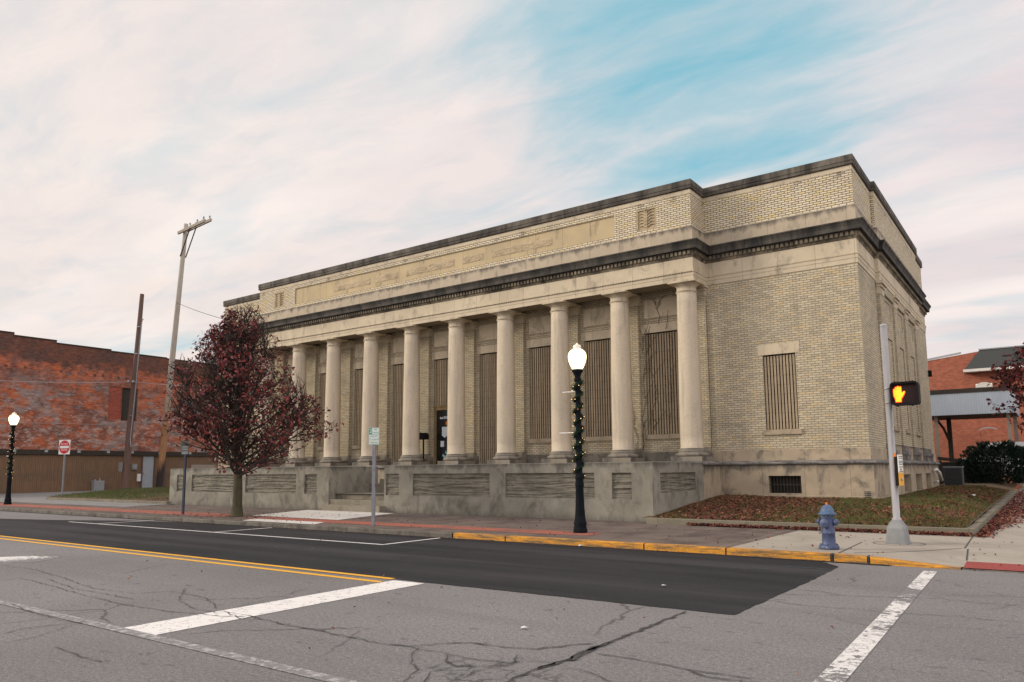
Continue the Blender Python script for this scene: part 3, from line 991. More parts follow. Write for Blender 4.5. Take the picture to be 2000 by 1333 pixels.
mb.prism([(-16.9, 5.95), (-16.4, 6.56), (-15.74, 6.86), (-15.33, 6.40), (-15.22, 6.1), (-15.7, 5.9), (-16.2, 5.6)], 0.0, 0.0045, bot=False)
struct('turn_arrow_marking', mb, M['white_worn'])

CR = [
 (0.035,[(-3.49, 8.18), (-3.48, 7.47), (-3.47, 6.74), (-3.47, 6.33), (-3.49, 5.93), (-3.46, 5.54), (-3.52, 5.28), (-3.51, 4.94), (-3.47, 4.66)]),
 (0.05,[(-3.47, 6.33), (-3.5, 6.09), (-3.42, 5.61), (-3.48, 5.41), (-3.49, 5.17)]),
 (0.02,[(-7.4, 5.24), (-6.66, 5.16), (-6.17, 5.16), (-5.62, 5.14), (-5.24, 5.11), (-4.91, 5.18), (-4.76, 5.43), (-4.54, 5.61), (-4.2, 5.64), (-3.88, 5.74), (-3.73, 6.03), (-3.56, 6.24)]),
 (0.016,[(-4.91, 5.18), (-4.46, 5.16), (-4.11, 5.15), (-3.83, 5.21), (-3.69, 5.39), (-3.51, 5.43)]),
 (0.016,[(-4.82, 5.2), (-4.62, 4.9), (-4.48, 4.73), (-4.29, 4.63), (-4.19, 4.42), (-4.09, 4.24)]),
 (0.016,[(-4.43, 5.14), (-4.23, 4.94), (-4.08, 4.88), (-4.02, 5.04)]),
 (0.014,[(-4.29, 4.63), (-4.25, 4.85), (-4.2, 5.12)]),
 (0.014,[(-4.17, 4.64), (-4.04, 4.44), (-3.91, 4.28)]),
 (0.014,[(-4.17, 4.64), (-4.09, 4.92), (-3.87, 5.05), (-3.76, 5.26)]),
 (0.014,[(-3.92, 5.49), (-3.76, 5.18), (-3.87, 4.91), (-3.85, 4.52)]),
 (0.016,[(-3.37, 5.9), (-3.19, 5.91), (-2.9, 5.9), (-2.71, 5.89), (-2.49, 5.85), (-2.3, 5.73), (-2.07, 5.78), (-1.85, 5.8)]),
 (0.014,[(-2.49, 5.85), (-2.27, 5.87), (-2.07, 5.87), (-1.98, 5.9)]),
 (0.012,[(-3.33, 5.37), (-3.17, 5.35), (-3.0, 5.29), (-2.78, 5.13)]),
 (0.012,[(-2.05, 5.83), (-1.97, 5.6)]),
 (0.013,[(-3.24, 9.92), (-2.75, 10.0), (-2.31, 10.24), (-1.75, 10.42), (-1.28, 10.65), (-0.9, 10.56), (-0.4, 10.64)]),
 (0.011,[(-3.02, 9.42), (-2.49, 9.27), (-1.9, 9.35), (-1.43, 9.37), (-1.01, 9.48), (-0.37, 9.48)]),
 (0.012,[(-2.9, 10.39), (-2.6, 10.43), (-2.2, 10.27)]),
 (0.013,[(-13.05, 4.82), (-13.09, 5.12), (-12.04, 5.05), (-10.77, 4.91), (-9.5, 4.82), (-8.47, 4.89), (-7.69, 5.05), (-7.42, 5.19)]),
 (0.012,[(-12.74, 5.34), (-11.31, 5.08), (-10.47, 5.1), (-9.63, 5.08)]),
 (0.012,[(-15.22, 5.61), (-14.19, 5.7), (-12.92, 5.56), (-11.06, 5.24), (-10.12, 5.33), (-9.87, 5.69), (-9.0, 5.68), (-8.14, 5.31)]),
 (0.012,[(-9.95, 5.96), (-9.03, 5.34), (-8.37, 5.15), (-7.82, 5.14)]),
 (0.012,[(-8.72, 3.26), (-8.83, 3.53), (-8.73, 3.79), (-8.7, 4.03)]),
 (0.012,[(-8.25, 3.09), (-8.25, 3.35), (-8.46, 3.72), (-8.7, 4.06)]),
 (0.012,[(-7.66, 3.31), (-7.16, 3.3), (-6.68, 3.28)]),
 (0.012,[(-8.05, 5.28), (-7.67, 5.23), (-7.32, 5.25), (-7.18, 5.14), (-7.36, 5.09), (-7.89, 5.24)]),
 (0.01,[(-8.49, 6.91), (-8.21, 6.19), (-8.02, 5.46)]),
 (0.012,[(-10.64, 4.07), (-9.81, 3.97), (-9.03, 3.92), (-8.53, 3.98)]),
]
mb = MB()
for wd, pts in CR:
    fine = []
    for (ax, ay), (bx, by) in zip(pts, pts[1:]):
        L = math.hypot(bx - ax, by - ay)
        k = max(2, int(L / 0.07))
        for i in range(k):
            t = i / k
            j = 0.022 if 0 < i else 0
            fine.append((ax + (bx - ax) * t + rnd.uniform(-j, j), ay + (by - ay) * t + rnd.uniform(-j, j)))
    fine.append(pts[-1])
    prev = None
    for i, (x, y) in enumerate(fine):
        a = fine[max(i - 1, 0)]
        b = fine[min(i + 1, len(fine) - 1)]
        d = Vector((b[0] - a[0], b[1] - a[1]))
        d = d.normalized() if d.length > 1e-6 else Vector((1, 0))
        w = wd * 0.52 * rnd.uniform(0.25, 1.35)
        if i in (0, len(fine) - 1):
            w *= 0.3
        cur = ((x - d.y * w, y + d.x * w, 0.009), (x + d.y * w, y - d.x * w, 0.009))
        if prev:
            mb.quad(prev[0], cur[0], cur[1], prev[1])
        prev = cur
struct('road_cracks', mb, M['crack'])
mb = MB()
for (x, y, w, l) in ((-3.3, 12.7, 0.05, 0.7), (-3.9, 12.2, 0.04, 0.35)):
    mb.quad((x - l / 2, y - w, 0.011), (x + l / 2, y, 0.011), (x + l / 2 - 0.1, y + w, 0.011), (x - l / 2, y + w * 0.4, 0.011))
struct('chalk_marks', mb, M['chalk'])


def zs(x, y):
    """height of the pavement; it dips to the crossing ramp at the corner"""
    z = 0.13 + max(0.0, y - 19.0) * 0.012
    f = min(1.0, max(0.0, (x + 3.3) / 2.0))
    f = f * f * (3 - 2 * f)
    k = min(1.0, max(0.0, 1 - (y - 13.8) / 2.1))
    return z - 0.11 * f * k


def grid(mb, xs, ys, zf):
    n = len(mb.v)
    for y in ys:
        for x in xs:
            mb.v.append((x, y, zf(x, y)))
    k = len(xs)
    for j in range(len(ys) - 1):
        for i in range(k - 1):
            a = n + j * k + i
            mb.f.append((a, a + 1, a + k + 1, a + k))
            mb.mi.append(0)
            mb.sm.append(True)
    return mb


def lin(a, b, n):
    return [a + (b - a) * i / n for i in range(n + 1)]


mb = MB()
mb.quad((-75, 13.95, 0.13), (-5.05, 13.95, 0.13), (-5.03, 19.45, 0.13), (-33.9, 19.40, 0.13), (-44.5, 19.25, 0.13), (-49, 16.6, 0.13), (-75, 16.6, 0.13))
struct('sidewalk', mb, M['slab'])
mb = MB()
strip(mb, -75, -22.95, 14.75, 15.95, 0.1345)
strip(mb, -21.45, -8.6, 14.72, 15.55, 0.1345)
struct('brick_strip', mb, M['redbrick_strip'])
mb = MB()
mb.quad((-22.3, 15.72, 0.1385), (-17.86, 15.62, 0.1385), (-18.9, 19.1, 0.1385), (-23.6, 19.1, 0.1385))
mb.quad((-20.33, 13.97, 0.1385), (-16.95, 13.97, 0.1385), (-17.4, 14.72, 0.1385), (-20.75, 14.72, 0.1385))
struct('concrete_pad', mb, M['pad'])
mb = grid(MB(), [-5.05, -4.5, -4, -3.6] + lin(-3.3, -1.2, 14) + [-0.6, 0, 1, 3], lin(13.95, 16.2, 10) + [17, 18, 19], zs)
grid(mb, [-1.5, 3], [19, 24, 30, 40, 60], zs)
struct('concrete_sidewalk', mb, M['concrete'])
mb = MB()
for pts in (((-3.14, 14.0), (-3.2, 16.3)), ((-2.95, 14.3), (-1.45, 16.0)), ((-1.42, 16.0), (-1.5, 18.8)), ((-1.28, 14.6), (-1.36, 15.9)), ((-1.5, 21.5), (3, 21.5))):
    (ax, ay), (bx, by) = pts
    d = Vector((bx - ax, by - ay)).normalized() * 0.012
    k = 8
    for i in range(k):
        p = [(ax + (bx - ax) * t, ay + (by - ay) * t) for t in (i / k, (i + 1) / k)]
        mb.quad(*[(q[0] - s_ * d.y, q[1] + s_ * d.x, zs(*q) + 0.004) for q, s_ in ((p[0], 1), (p[0], -1), (p[1], -1), (p[1], 1))])
struct('paving_joints', mb, M['crack'])
mb = MB()
mb.v += [(-2.55 + 0.46 * math.cos(2 * math.pi * i / 40) * k, 16.38 + 0.46 * math.sin(2 * math.pi * i / 40) * k, zs(-2.55, 16.38) + 0.004) for k in (1, 0.955) for i in range(40)]
for i in range(40):
    mb.f.append((i, (i + 1) % 40, 40 + (i + 1) % 40, 40 + i))
    mb.mi.append(0)
    mb.sm.append(False)
struct('pole_footing_joint', mb, M['crack'])
mb = grid(MB(), lin(-1.27, 1.2, 6), lin(13.86, 14.5, 4), lambda x, y: zs(x, y) + 0.005)
struct('tactile_paving', mb, M['tactile'])

# kerbs, run along the street edge
def kerb_run(mb, x0, x1, y0, y1, h0, h1, n):
    for i in range(n):
        a, b = x0 + (x1 - x0) * i / n, x0 + (x1 - x0) * (i + 1) / n
        ha, hb = h0 + (h1 - h0) * i / n, h0 + (h1 - h0) * (i + 1) / n
        ja, jb = 0.012 * nz(a, 3, 0, 1.3), 0.012 * nz(b, 3, 0, 1.3)
        c = 0.02
        A = [(a, y0 + ja, -0.02), (a, y0 + ja, ha - c), (a, y0 + ja + c, ha), (a, y1, ha)]
        B = [(b, y0 + jb, -0.02), (b, y0 + jb, hb - c), (b, y0 + jb + c, hb), (b, y1, hb)]
        for k in range(3):
            mb.quad(A[k], B[k], B[k + 1], A[k + 1])
    return mb


mb = MB()
kerb_run(mb, -75, -11.74, 13.80, 13.96, 0.128, 0.128, 160)
struct('kerb', mb, M['kerb'])
mb = MB()
xs = [-11.70, -10.15, -6.72, -5.05, -3.2]
for a, b in zip(xs, xs[1:]):
    kerb_run(mb, a, b - 0.03, 13.80, 13.98, 0.134, 0.134, 12)
kerb_run(mb, -3.17, -2.65, 13.80, 13.98, 0.134, 0.118, 4)
kerb_run(mb, -2.60, -1.30, 13.80, 13.98, 0.118, 0.022, 8)
struct('yellow_kerb', mb, M['kerb_yellow'])
mb = MB()
for x in xs[1:] + [-2.62]:
    mb.quad((x - 0.035, 13.815, -0.02), (x + 0.005, 13.815, -0.02), (x + 0.005, 13.815, 0.12), (x - 0.035, 13.815, 0.12))
    mb.quad((x - 0.035, 13.815, 0.12), (x + 0.005, 13.815, 0.12), (x + 0.005, 13.98, 0.131), (x - 0.035, 13.98, 0.131))
struct('kerb_joints', mb, M['crack'])
mb = MB()
kerb_run(mb, -1.28, 3.0, 13.80, 13.95, 0.016, 0.016, 6)
struct('flush_kerb', mb, M['kerb'])

# gutter dirt, its dark tone also painting in the kerb's shadow line
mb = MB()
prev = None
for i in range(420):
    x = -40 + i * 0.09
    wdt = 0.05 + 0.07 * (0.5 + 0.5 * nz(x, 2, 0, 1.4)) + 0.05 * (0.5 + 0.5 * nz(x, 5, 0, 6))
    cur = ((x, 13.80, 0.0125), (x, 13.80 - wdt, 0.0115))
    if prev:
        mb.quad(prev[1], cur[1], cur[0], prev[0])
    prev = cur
struct('gutter_dirt_shade', mb, M['gutter'])

# lawn with its low kerb wall
def zl(x, y):
    z = 0.27 + max(0.0, min(y, 24.6) - 19.0) * 0.066 + max(0.0, y - 24.6) * 0.006
    z += max(0.0, min(1.0, (-6.5 - x) / 2.6)) * 0.07 * min(1.0, max(0.0, (y - 19) / 3))
    if x > -2.6:
        e = 0.29 + max(0.0, y - 19.0) * 0.011
        t = (x + 2.6) / 1.0
        z = z * (1 - t) + min(z, e) * t
    return z + 0.02 * nz(x, y, 0, 0.9)


mb = grid(MB(), lin(-9.3, -1.62, 40), lin(18.98, 25.2, 34), zl)
grid(mb, lin(-4.6, -1.62, 16), lin(25.2, 50, 40), zl)
struct('lawn_ground', mb, M['earth'])
mb = MB()
mb.box(-9.12, -1.46, 18.86, 19.02, 0.05, 0.29)
for i in range(12):
    y0, y1 = 19.025 + i * 2.0, 19.025 + (i + 1) * 2.0 - 0.02
    mb.box(-1.62, -1.46, y0, y1, 0.05, 0.29 + (y0 - 19) * 0.011)
struct('lawn_kerb_wall', mb, M['lawn_kerb'], bevel=0.012)

# alley and the grass island on the left
def za(x, y):
    return 0.13 + max(0.0, y - 16.6) * 0.010 + max(0.0, -x - 45) * 0.003


mb = grid(MB(), lin(-80, -33.5, 24), [16.6, 19, 22, 26, 30, 36, 44, 60], lambda x, y: za(x, y) - 0.004)
struct('alley', mb, M['alley'])


def zi(x, y):
    return za(x, y) + 0.14 + 0.03 * nz(x, y, 1, 0.4)


ISL = [(-47.2, 19.55), (-33.9, 19.45), (-33.9, 34), (-57.2, 34), (-57.8, 29.6)]


def inside(px, py, poly):
    c = False
    for i in range(len(poly)):
        (x1, y1), (x2, y2) = poly[i - 1], poly[i]
        if (y1 > py) != (y2 > py) and px < (x2 - x1) * (py - y1) / (y2 - y1) + x1:
            c = not c
    return c


mb = MB()
n0 = len(mb.v)
mb.v += [(x, y, zi(x, y)) for x, y in ISL]
mb.f.append(tuple(range(5)))
mb.mi.append(0)
mb.sm.append(False)
for i in range(5):
    a, b = ISL[i], ISL[(i + 1) % 5]
    mb.quad((*a, 0.05), (*b, 0.05), (*b, zi(*b)), (*a, zi(*a)))
struct('island_ground', mb, M['earth'])
mb = MB()
for i in range(5):
    a = -46.6 + i * 2.54
    mb.box(a, a + 2.52, 19.22, 19.44, 0.05, 0.27)
struct('island_kerb', mb, M['lawn_kerb'], bevel=0.015)

# ================================================================== the civic building
BX, BY = -21.66, 25.0
bld = thing('civic_building', (BX, BY, 0.3), 'long buff brick classical building with ten stone columns and black cornice', 'building')
PL, PR = -33.80, -9.50          # portico brick faces
OUT = [(-38.8, 40.6), (-38.8, 25.0), (PL, 25.0), (PL, 23.84), (PR, 23.84), (PR, 25.0), (-4.52, 25.0), (-4.52, 27.95), (-4.40, 27.95), (-4.40, 37.9), (-4.52, 37.9), (-4.52, 40.6)]
CX = [BX + 2.613 * (k - 4.5) for k in range(10)]
BAY = [(CX[i] + CX[i + 1]) / 2 for i in range(9)]

# -- lower walls
mb = MB()
wall(mb, 'x', 25.0, PR + 0.0, -4.52, 2.21, 8.11, [(-7.63, -6.57, 2.87, 5.37, 0.16)])
wall(mb, 'x', 25.0, -38.8, PL, 2.21, 8.11, [(-36.75, -35.69, 2.87, 5.37, 0.16)])
wall(mb, 'y', -4.52, 25.0, 27.95, 2.21, 8.11)
wall(mb, 'x', 27.95, -4.52, -4.40, 2.21, 8.11)
bays_y = [(28.72, 30.78), (31.5, 33.42), (34.16, 36.2)]
wall(mb, 'y', -4.40, 27.95, 37.9, 2.40, 8.08, [(a, b, 2.40, 7.75, 0.07) for a, b in bays_y])
for a, b in bays_y:
    wall(mb, 'y', -4.47, a, b, 2.40, 7.75, [(a + 0.42, b - 0.42, 3.05, 6.25, 0.045), (a + 0.4, b - 0.4, 6.95, 7.6, 0.02)], back=True)
wall(mb, 'y', -4.52, 37.9, 40.6, 2.21, 8.11)
mb.quad((-38.8, 40.6, 0.3), (-4.52, 40.6, 0.3), (-4.52, 40.6, 11.3), (-38.8, 40.6, 11.3))
mb.quad((-38.8, 25.0, 0.3), (-38.8, 40.6, 0.3), (-38.8, 40.6, 9.9), (-38.8, 25.0, 9.9))
# wall behind the columns
ops = []
for k, x in enumerate(BAY):
    if k in (3, 5):
        ops.append((x - 0.75, x + 0.75, 1.83, 6.62, 0.14))
    elif k == 4:
        ops.append((x - 0.77, x + 0.77, 1.83, 6.62, 0.14))
    else:
        ops.append((x - 0.75, x + 0.75, 2.86, 6.62, 0.14))
wall(mb, 'x', 25.08, PL, PR, 1.83, 8.30, ops)
for x in CX:
    a = max(x - 0.385, PL + 0.003)
    b = min(x + 0.385, PR - 0.003)
    mb.box(a, b, 24.90, 25.085, 2.36, 7.70)
mb.build('wall', M['brick'], bld)
for a, b in bays_y:
    mb = MB()
    mb.quad((-4.512, a + 0.42, 3.05), (-4.512, b - 0.42, 3.05), (-4.512, b - 0.42, 6.25), (-4.512, a + 0.42, 6.25))
    mb.build('blind_panel', M['brick'], bld)

# -- brick attic with its stone panels
mb = MB()
prof = [(0.0, 9.90), (0.0, 11.30)]
ring = OUT
for k in range(len(ring)):
    a, b = ring[k], ring[(k + 1) % len(ring)]
    if a == (PL, 23.84):
        continue
    if b == OUT[0]:
        continue
    mb.quad((*a, 9.9), (*b, 9.9), (*b, 11.3), (*a, 11.3))
PAN = [(-32.52, -31.74, 10.13, 10.95, 0.05), (-30.86, -12.47, 10.13, 10.93, 0.045), (-11.56, -10.78, 10.13, 10.93, 0.05)]
wall(mb, 'x', 23.84, PL, PR, 9.9, 11.3, PAN)
mb.build('attic_wall', M['brick_up'], bld)
for a, b, c, d, e in (PAN[0], PAN[2]):
    m2 = MB()
    m2.quad((a, 23.84 + e, c), (b, 23.84 + e, c), (b, 23.84 + e, d), (a, 23.84 + e, d))
    m2.box(a, a + 0.05, 23.845, 23.885, c, d)
    m2.box(b - 0.05, b, 23.845, 23.885, c, d)
    m2.box(a + 0.05, b - 0.05, 23.845, 23.885, d - 0.05, d)
    m2.box(a + 0.05, b - 0.05, 23.845, 23.885, c, c + 0.05)
    mx = (a + b) / 2
    for sx in (-1, 1):
        for q in range(6):
            zz = c + 0.12 + q * 0.115
            m2.tube([(mx + sx * 0.03, 23.875, zz), (mx + sx * 0.17, 23.87, zz + 0.09), (mx + sx * 0.28, 23.878, zz + 0.05)], [0.022, 0.028, 0.012], 5)
    m2.tube([(mx, 23.875, c + 0.07), (mx, 23.87, d - 0.08)], 0.02, 5)
    m2.build('carved_panel', M['insc'], bld)
a, b, c, d, e = PAN[1]
m2 = MB().quad((a, 23.84 + e, c), (b, 23.84 + e, c), (b, 23.84 + e, d), (a, 23.84 + e, d))
ip = m2.build('inscription_panel', M['stone_panel'], bld)
# the lettering has been chiselled off: only rough blocks remain
m2 = MB()
r3 = random.Random(5)
for xa, xb in ((-27.95, -25.35), (-25.05, -23.55), (-23.1, -20.2), (-19.8, -18.6), (-18.2, -15.2)):
    nx_, nz_ = int((xb - xa) / 0.06), 7
    pts = {}
    for i in range(nx_ + 1):
        for j in range(nz_ + 1):
            edge = i in (0, nx_) or j in (0, nz_)
            dep = 0.0 if edge else 0.004 + 0.022 * r3.random()
            pts[i, j] = (xa + (xb - xa) * i / nx_, 23.884 - dep, 10.33 + 0.33 * j / nz_)
    for i in range(nx_):
        for j in range(nz_):
            m2.quad(pts[i, j], pts[i + 1, j], pts[i + 1, j + 1], pts[i, j + 1])
m2.build('chiselled_lettering', M['insc'], ip)

# -- coping, band, cornice, frieze: profiles swept round the plan
mb = MB()
sweep(mb, OUT, [(-0.5, 11.26), (0.0, 11.26), (0.02, 11.285), (0.07, 11.30), (0.08, 11.36), (0.055, 11.375), (0.055, 11.40), (0.075, 11.42), (0.075, 11.60), (0.055, 11.62), (-0.5, 11.64)])
mb.build('coping', M['coping'], bld)
mb = MB()
sweep(mb, OUT, [(0.0, 9.98), (0.035, 9.955), (0.05, 9.93), (0.05, 9.44), (0.10, 9.42)])
mb.build('stone_band', M['band'], bld)
mb = MB()
sweep(mb, OUT, [(0.06, 9.425), (0.30, 9.395), (0.30, 9.35), (0.275, 9.33), (0.245, 9.27), (0.225, 9.22), (0.225, 9.10), (0.205, 9.09), (0.19, 9.10), (0.12, 9.10), (0.11, 9.06)])
mb.build('cornice', M['dark'], bld)
mb = MB()
sweep(mb, OUT, [(0.11, 9.07), (0.06, 9.065), (0.055, 8.93), (0.05, 8.91), (0.03, 8.86), (0.012, 8.84)])
for k in range(len(OUT)):
    a, b = Vector(OUT[k]), Vector(OUT[(k + 1) % len(OUT)])
    if k == len(OUT) - 1 or k == 0:
        continue
    t = (b - a)
    L = t.length
    t.normalize()
    nrm = Vector((t.y, -t.x))
    n = max(1, int(L / 0.155))
    for i in range(n):
        s0 = (i + 0.22) * L / n
        s1 = s0 + 0.09
        p = a + t * s0 + nrm * 0.05
        q = a + t * s1 + nrm * 0.13
        mb.box(min(p.x, q.x), max(p.x, q.x), min(p.y, q.y), max(p.y, q.y), 8.94, 9.065)
mb.build('dentil_course', M['dentil'], bld)
mb = MB()
sweep(mb, OUT, [(0.012, 8.85), (0.012, 8.40), (0.055, 8.385), (0.05, 8.34), (0.03, 8.32), (0.03, 8.21), (0.018, 8.205), (0.018, 8.055), (-0.02, 8.055)])
n = int((PR - PL) / 0.11)
for i in range(n):
    x = PL + (i + 0.3) * (PR - PL) / n
    mb.box(x, x + 0.06, 23.775, 23.80, 8.318, 8.342, mi=1)
mb.build('frieze', [M['stone'], M['dentil']], bld)
# architrave underside, porch ceiling
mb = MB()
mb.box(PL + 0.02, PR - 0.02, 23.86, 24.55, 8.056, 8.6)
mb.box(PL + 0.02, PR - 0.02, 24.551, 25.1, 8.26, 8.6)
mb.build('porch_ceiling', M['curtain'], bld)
# plain stone course under the coping
mb = MB()
sweep(mb, OUT, [(0.0, 11.13), (0.008, 11.135), (0.008, 11.29), (0.0, 11.295)])
mb.build('stone_course', M['stone'], bld)
# roof deck
mb = MB().prism([(p[0], p[1]) for p in offs(OUT, -0.45)], 10.6, 10.7)
mb.build('roof', M['roof_felt'], bld)

# -- base storey
BAS = [(-38.8, 40.6), (-38.8, 25.0), (-33.95, 25.0), (-33.95, 23.30), (-9.30, 23.30), (-9.30, 25.0), (-4.52, 25.0), (-4.52, 27.9), (-4.38, 27.9), (-4.38, 37.95), (-4.52, 37.95), (-4.52, 40.6)]
mb = MB()
wall(mb, 'x', 24.90, -9.30, -4.42, 0.72, 1.72, [(-7.60, -6.57, 0.80, 1.36, 0.25)])
wall(mb, 'x', 24.90, -38.9, -33.95, 0.3, 1.72)
wall(mb, 'x', 23.21, -33.95, -9.21, 0.3, 1.72)
wall(mb, 'y', -9.21, 23.21, 24.90, 0.3, 1.72)
wall(mb, 'y', -4.42, 24.90, 27.8, 0.72, 1.72)
wall(mb, 'x', 27.8, -4.42, -4.28, 0.3, 1.72)
BW = [(29.5, 31.05), (32.3, 33.9), (35.1, 36.6)]
wall(mb, 'y', -4.28, 27.8, 38.05, 0.3, 1.72, [(a, b, 0.72, 1.35, 0.22) for a, b in BW])
wall(mb, 'y', -4.42, 38.05, 40.7, 0.3, 1.72)
wall(mb, 'x', 24.86, -9.21, -4.38, 0.2, 0.72)
mb.quad((-9.21, 24.86, 0.72), (-4.38, 24.86, 0.72), (-4.38, 24.9, 0.735), (-9.21, 24.9, 0.735))
wall(mb, 'y', -4.38, 24.86, 27.8, 0.2, 0.72)
# stone course above the water table
wall(mb, 'x', 24.97, -9.56, -4.49, 1.80, 2.21)
wall(mb, 'x', 24.97, -38.8, -33.74, 1.80, 2.21)
mb.quad((-9.3, 24.97, 2.21), (-4.49, 24.97, 2.21), (-4.49, 25.01, 2.225), (-9.3, 25.01, 2.225))
wall(mb, 'y', -4.49, 24.97, 27.9, 1.80, 2.21)
wall(mb, 'y', -4.46, 27.9, 37.9, 1.80, 2.41)
wall(mb, 'y', -4.49, 37.9, 40.6, 1.80, 2.21)
bb = mb.build('base_wall', M['base'], bld)
mb = MB()
mb.box(-33.93, -9.32, 23.22, 25.2, 1.70, 1.828)
mb.build('porch_floor', M['plinth'], bld)
mb = MB()
sweep(mb, BAS, [(0.09, 1.70), (0.12, 1.71), (0.17, 1.735), (0.185, 1.77), (0.17, 1.81), (0.12, 1.832), (0.02, 1.86)])
mb.build('water_table', M['mould'], bld)
# pilaster bases on the side
for a, b in ((27.9, 28.75), (30.75, 31.53), (33.38, 34.2), (36.15, 37.95)):
    mb = MB()
    mb.box(-4.5, -4.30, a - 0.03, b + 0.03, 1.84, 2.06)
    mb.box(-4.5, -4.26, a - 0.06, b + 0.06, 2.065, 2.19)
    mb.box(-4.5, -4.34, a - 0.01, b + 0.01, 2.195, 2.40)
    mb.build('pilaster_base', M['mould'], bld)
for a, b in ((27.95, 28.72), (30.78, 31.5), (33.42, 34.16), (36.2, 36.95)):
    mb = MB()
    mb.box(-4.5, -4.34, a - 0.03, b + 0.03, 7.84, 7.94)
    mb.box(-4.5, -4.28, a - 0.08, b + 0.08, 7.945, 8.05)
    mb.box(-4.5, -4.385, a - 0.005, b + 0.005, 7.60, 7.838)
    mb.build('pilaster_capital', M['stone'], bld)
# sills of the blind windows, dark grilles of the cellar
for a, b in bays_y:
    mb = MB().box(-4.55, -4.40, a + 0.36, b - 0.36, 2.90, 3.045)
    mb.build('sill', M['base'], bld)


def cellar(x0, x1, z0, z1, y):
    m = MB()
    m.quad((x0, y + 0.24, z0), (x1, y + 0.24, z0), (x1, y + 0.24, z1), (x0, y + 0.24, z1), mi=0)
    k = int((x1 - x0) / 0.10)
    for i in range(k):
        xx = x0 + (i + 0.5) * (x1 - x0) / k
        m.box(xx - 0.009, xx + 0.009, y + 0.08, y + 0.10, z0, z1, mi=1)
    m.box(x0, x1, y + 0.075, y + 0.105, z0 + 0.26, z0 + 0.285, mi=1)
    return m.build('cellar_window', [M['void'], M['dark_wood']], bld)


cellar(-7.60, -6.57, 0.80, 1.36, 24.90)
for a, b in BW:
    m = MB().quad((-4.495, a, 0.72), (-4.495, b, 0.72), (-4.495, b, 1.35), (-4.495, a, 1.35))
    m.box(-4.49, -4.46, a + 0.25, a + 0.5, 0.72, 1.35)
    m.build('cellar_window', M['void'], bld)
# vent near the corner
m = MB()
for k in range(5):
    m.box(-4.72, -4.54, 24.84, 24.858, 0.64 + k * 0.055, 0.665 + k * 0.055)
m.build('vent', M['ac'], bld)
# white pipe bend by the rear corner
m = MB().tube([(-4.28, 37.6, 0.95), (-4.10, 37.3, 1.0)], 0.045, 8)
m.tube([(-4.2, 37.0, 1.45), (-4.13, 37.3, 1.50), (-4.08, 37.75, 1.35), (-4.05, 38.2, 1.02)], [0.05, 0.075, 0.08, 0.07], 8)
m.build('waste_pipe', M['pipe_white'], bld)
m = MB().box(-4.5, -4.36, 40.3, 40.45, 5.9, 6.2)
m.build('wall_lamp', M['black_metal'], bld)

# -- pilaster dressings behind the columns
for x in CX:
    mb = MB()
    a = max(x - 0.40, PL - 0.05)
    b = min(x + 0.40, PR + 0.05)
    mb.box(a - 0.06, b + 0.06, 24.80, 25.09, 1.83, 2.02)
    mb.box(a - 0.08, b + 0.08, 24.78, 25.09, 2.025, 2.13)
    mb.box(a - 0.03, b + 0.03, 24.84, 25.09, 2.135, 2.20)
    mb.box(a, b, 24.87, 25.09, 2.205, 2.36)
    mb.build('pilaster_base', M['plinth'], bld)
for x in CX:
    mb = MB()
    a = max(x - 0.385, PL - 0.004)
    b = min(x + 0.385, PR + 0.004)
    mb.box(a - 0.01, b + 0.01, 24.885, 25.09, 7.70, 7.86)
    mb.box(a - 0.04, b + 0.04, 24.855, 25.09, 7.862, 7.96)
    mb.box(a - 0.08, b + 0.08, 24.815, 25.09, 7.962, 8.055)
    mb.build('pilaster_capital', M['stone'], bld)
for k, x in enumerate(BAY):
    xs_ = [(CX[k] + 0.385, x - 0.78), (x + 0.78, CX[k + 1] - 0.385)] if k in (3, 4, 5) else [(CX[k] + 0.385, CX[k + 1] - 0.385)]
    for a, b in xs_:
        mb = MB().box(a, b, 25.04, 25.09, 1.83, 2.22)
        mb.build('stone_dado', M['plinth'], bld)
for k, x in enumerate(BAY):
    mb = MB()
    mb.box(x - 0.73, x + 0.73, 25.035, 25.09, 7.17, 7.86)
    mb.box(x - 0.67, x + 0.67, 25.028, 25.034, 7.23, 7.80)
    mb.build('stone_tablet', M['stone'], bld)

# -- windows with their slatted covers
def window(x0, x1, z0, z1, y, lint, sill, dep=0.13):
    k = max(4, round((x1 - x0) / 0.104))
    p = (x1 - x0 - 0.03) / k
    m = MB()
    for i in range(k):
        xx = x0 + 0.015 + (i + 0.5) * p
        w = p * 0.31
        m.box(xx - w, xx + w, y + 0.035, y + 0.06, z0 + 0.01, z1 - 0.05)
        m.box(xx - w - 0.012, xx - w, y + 0.06, y + 0.085, z0 + 0.01, z1 - 0.05)
    wdw = m.build('window', M['slat'], bld)
    b = MB().quad((x0, y + dep, z0), (x1, y + dep, z0), (x1, y + dep, z1), (x0, y + dep, z1))
    b.build('backing', M['void'], wdw)
    if lint:
        a = MB().box(lint[0], lint[1], y - 0.012, y + 0.02, z1, lint[2])
        a.build('lintel', M['stone'], wdw)
    if sill:
        s = MB().box(sill[0], sill[1], y - 0.07, y + 0.11, sill[2], z0)
        s.build('sill', M['base'], wdw)
    return wdw


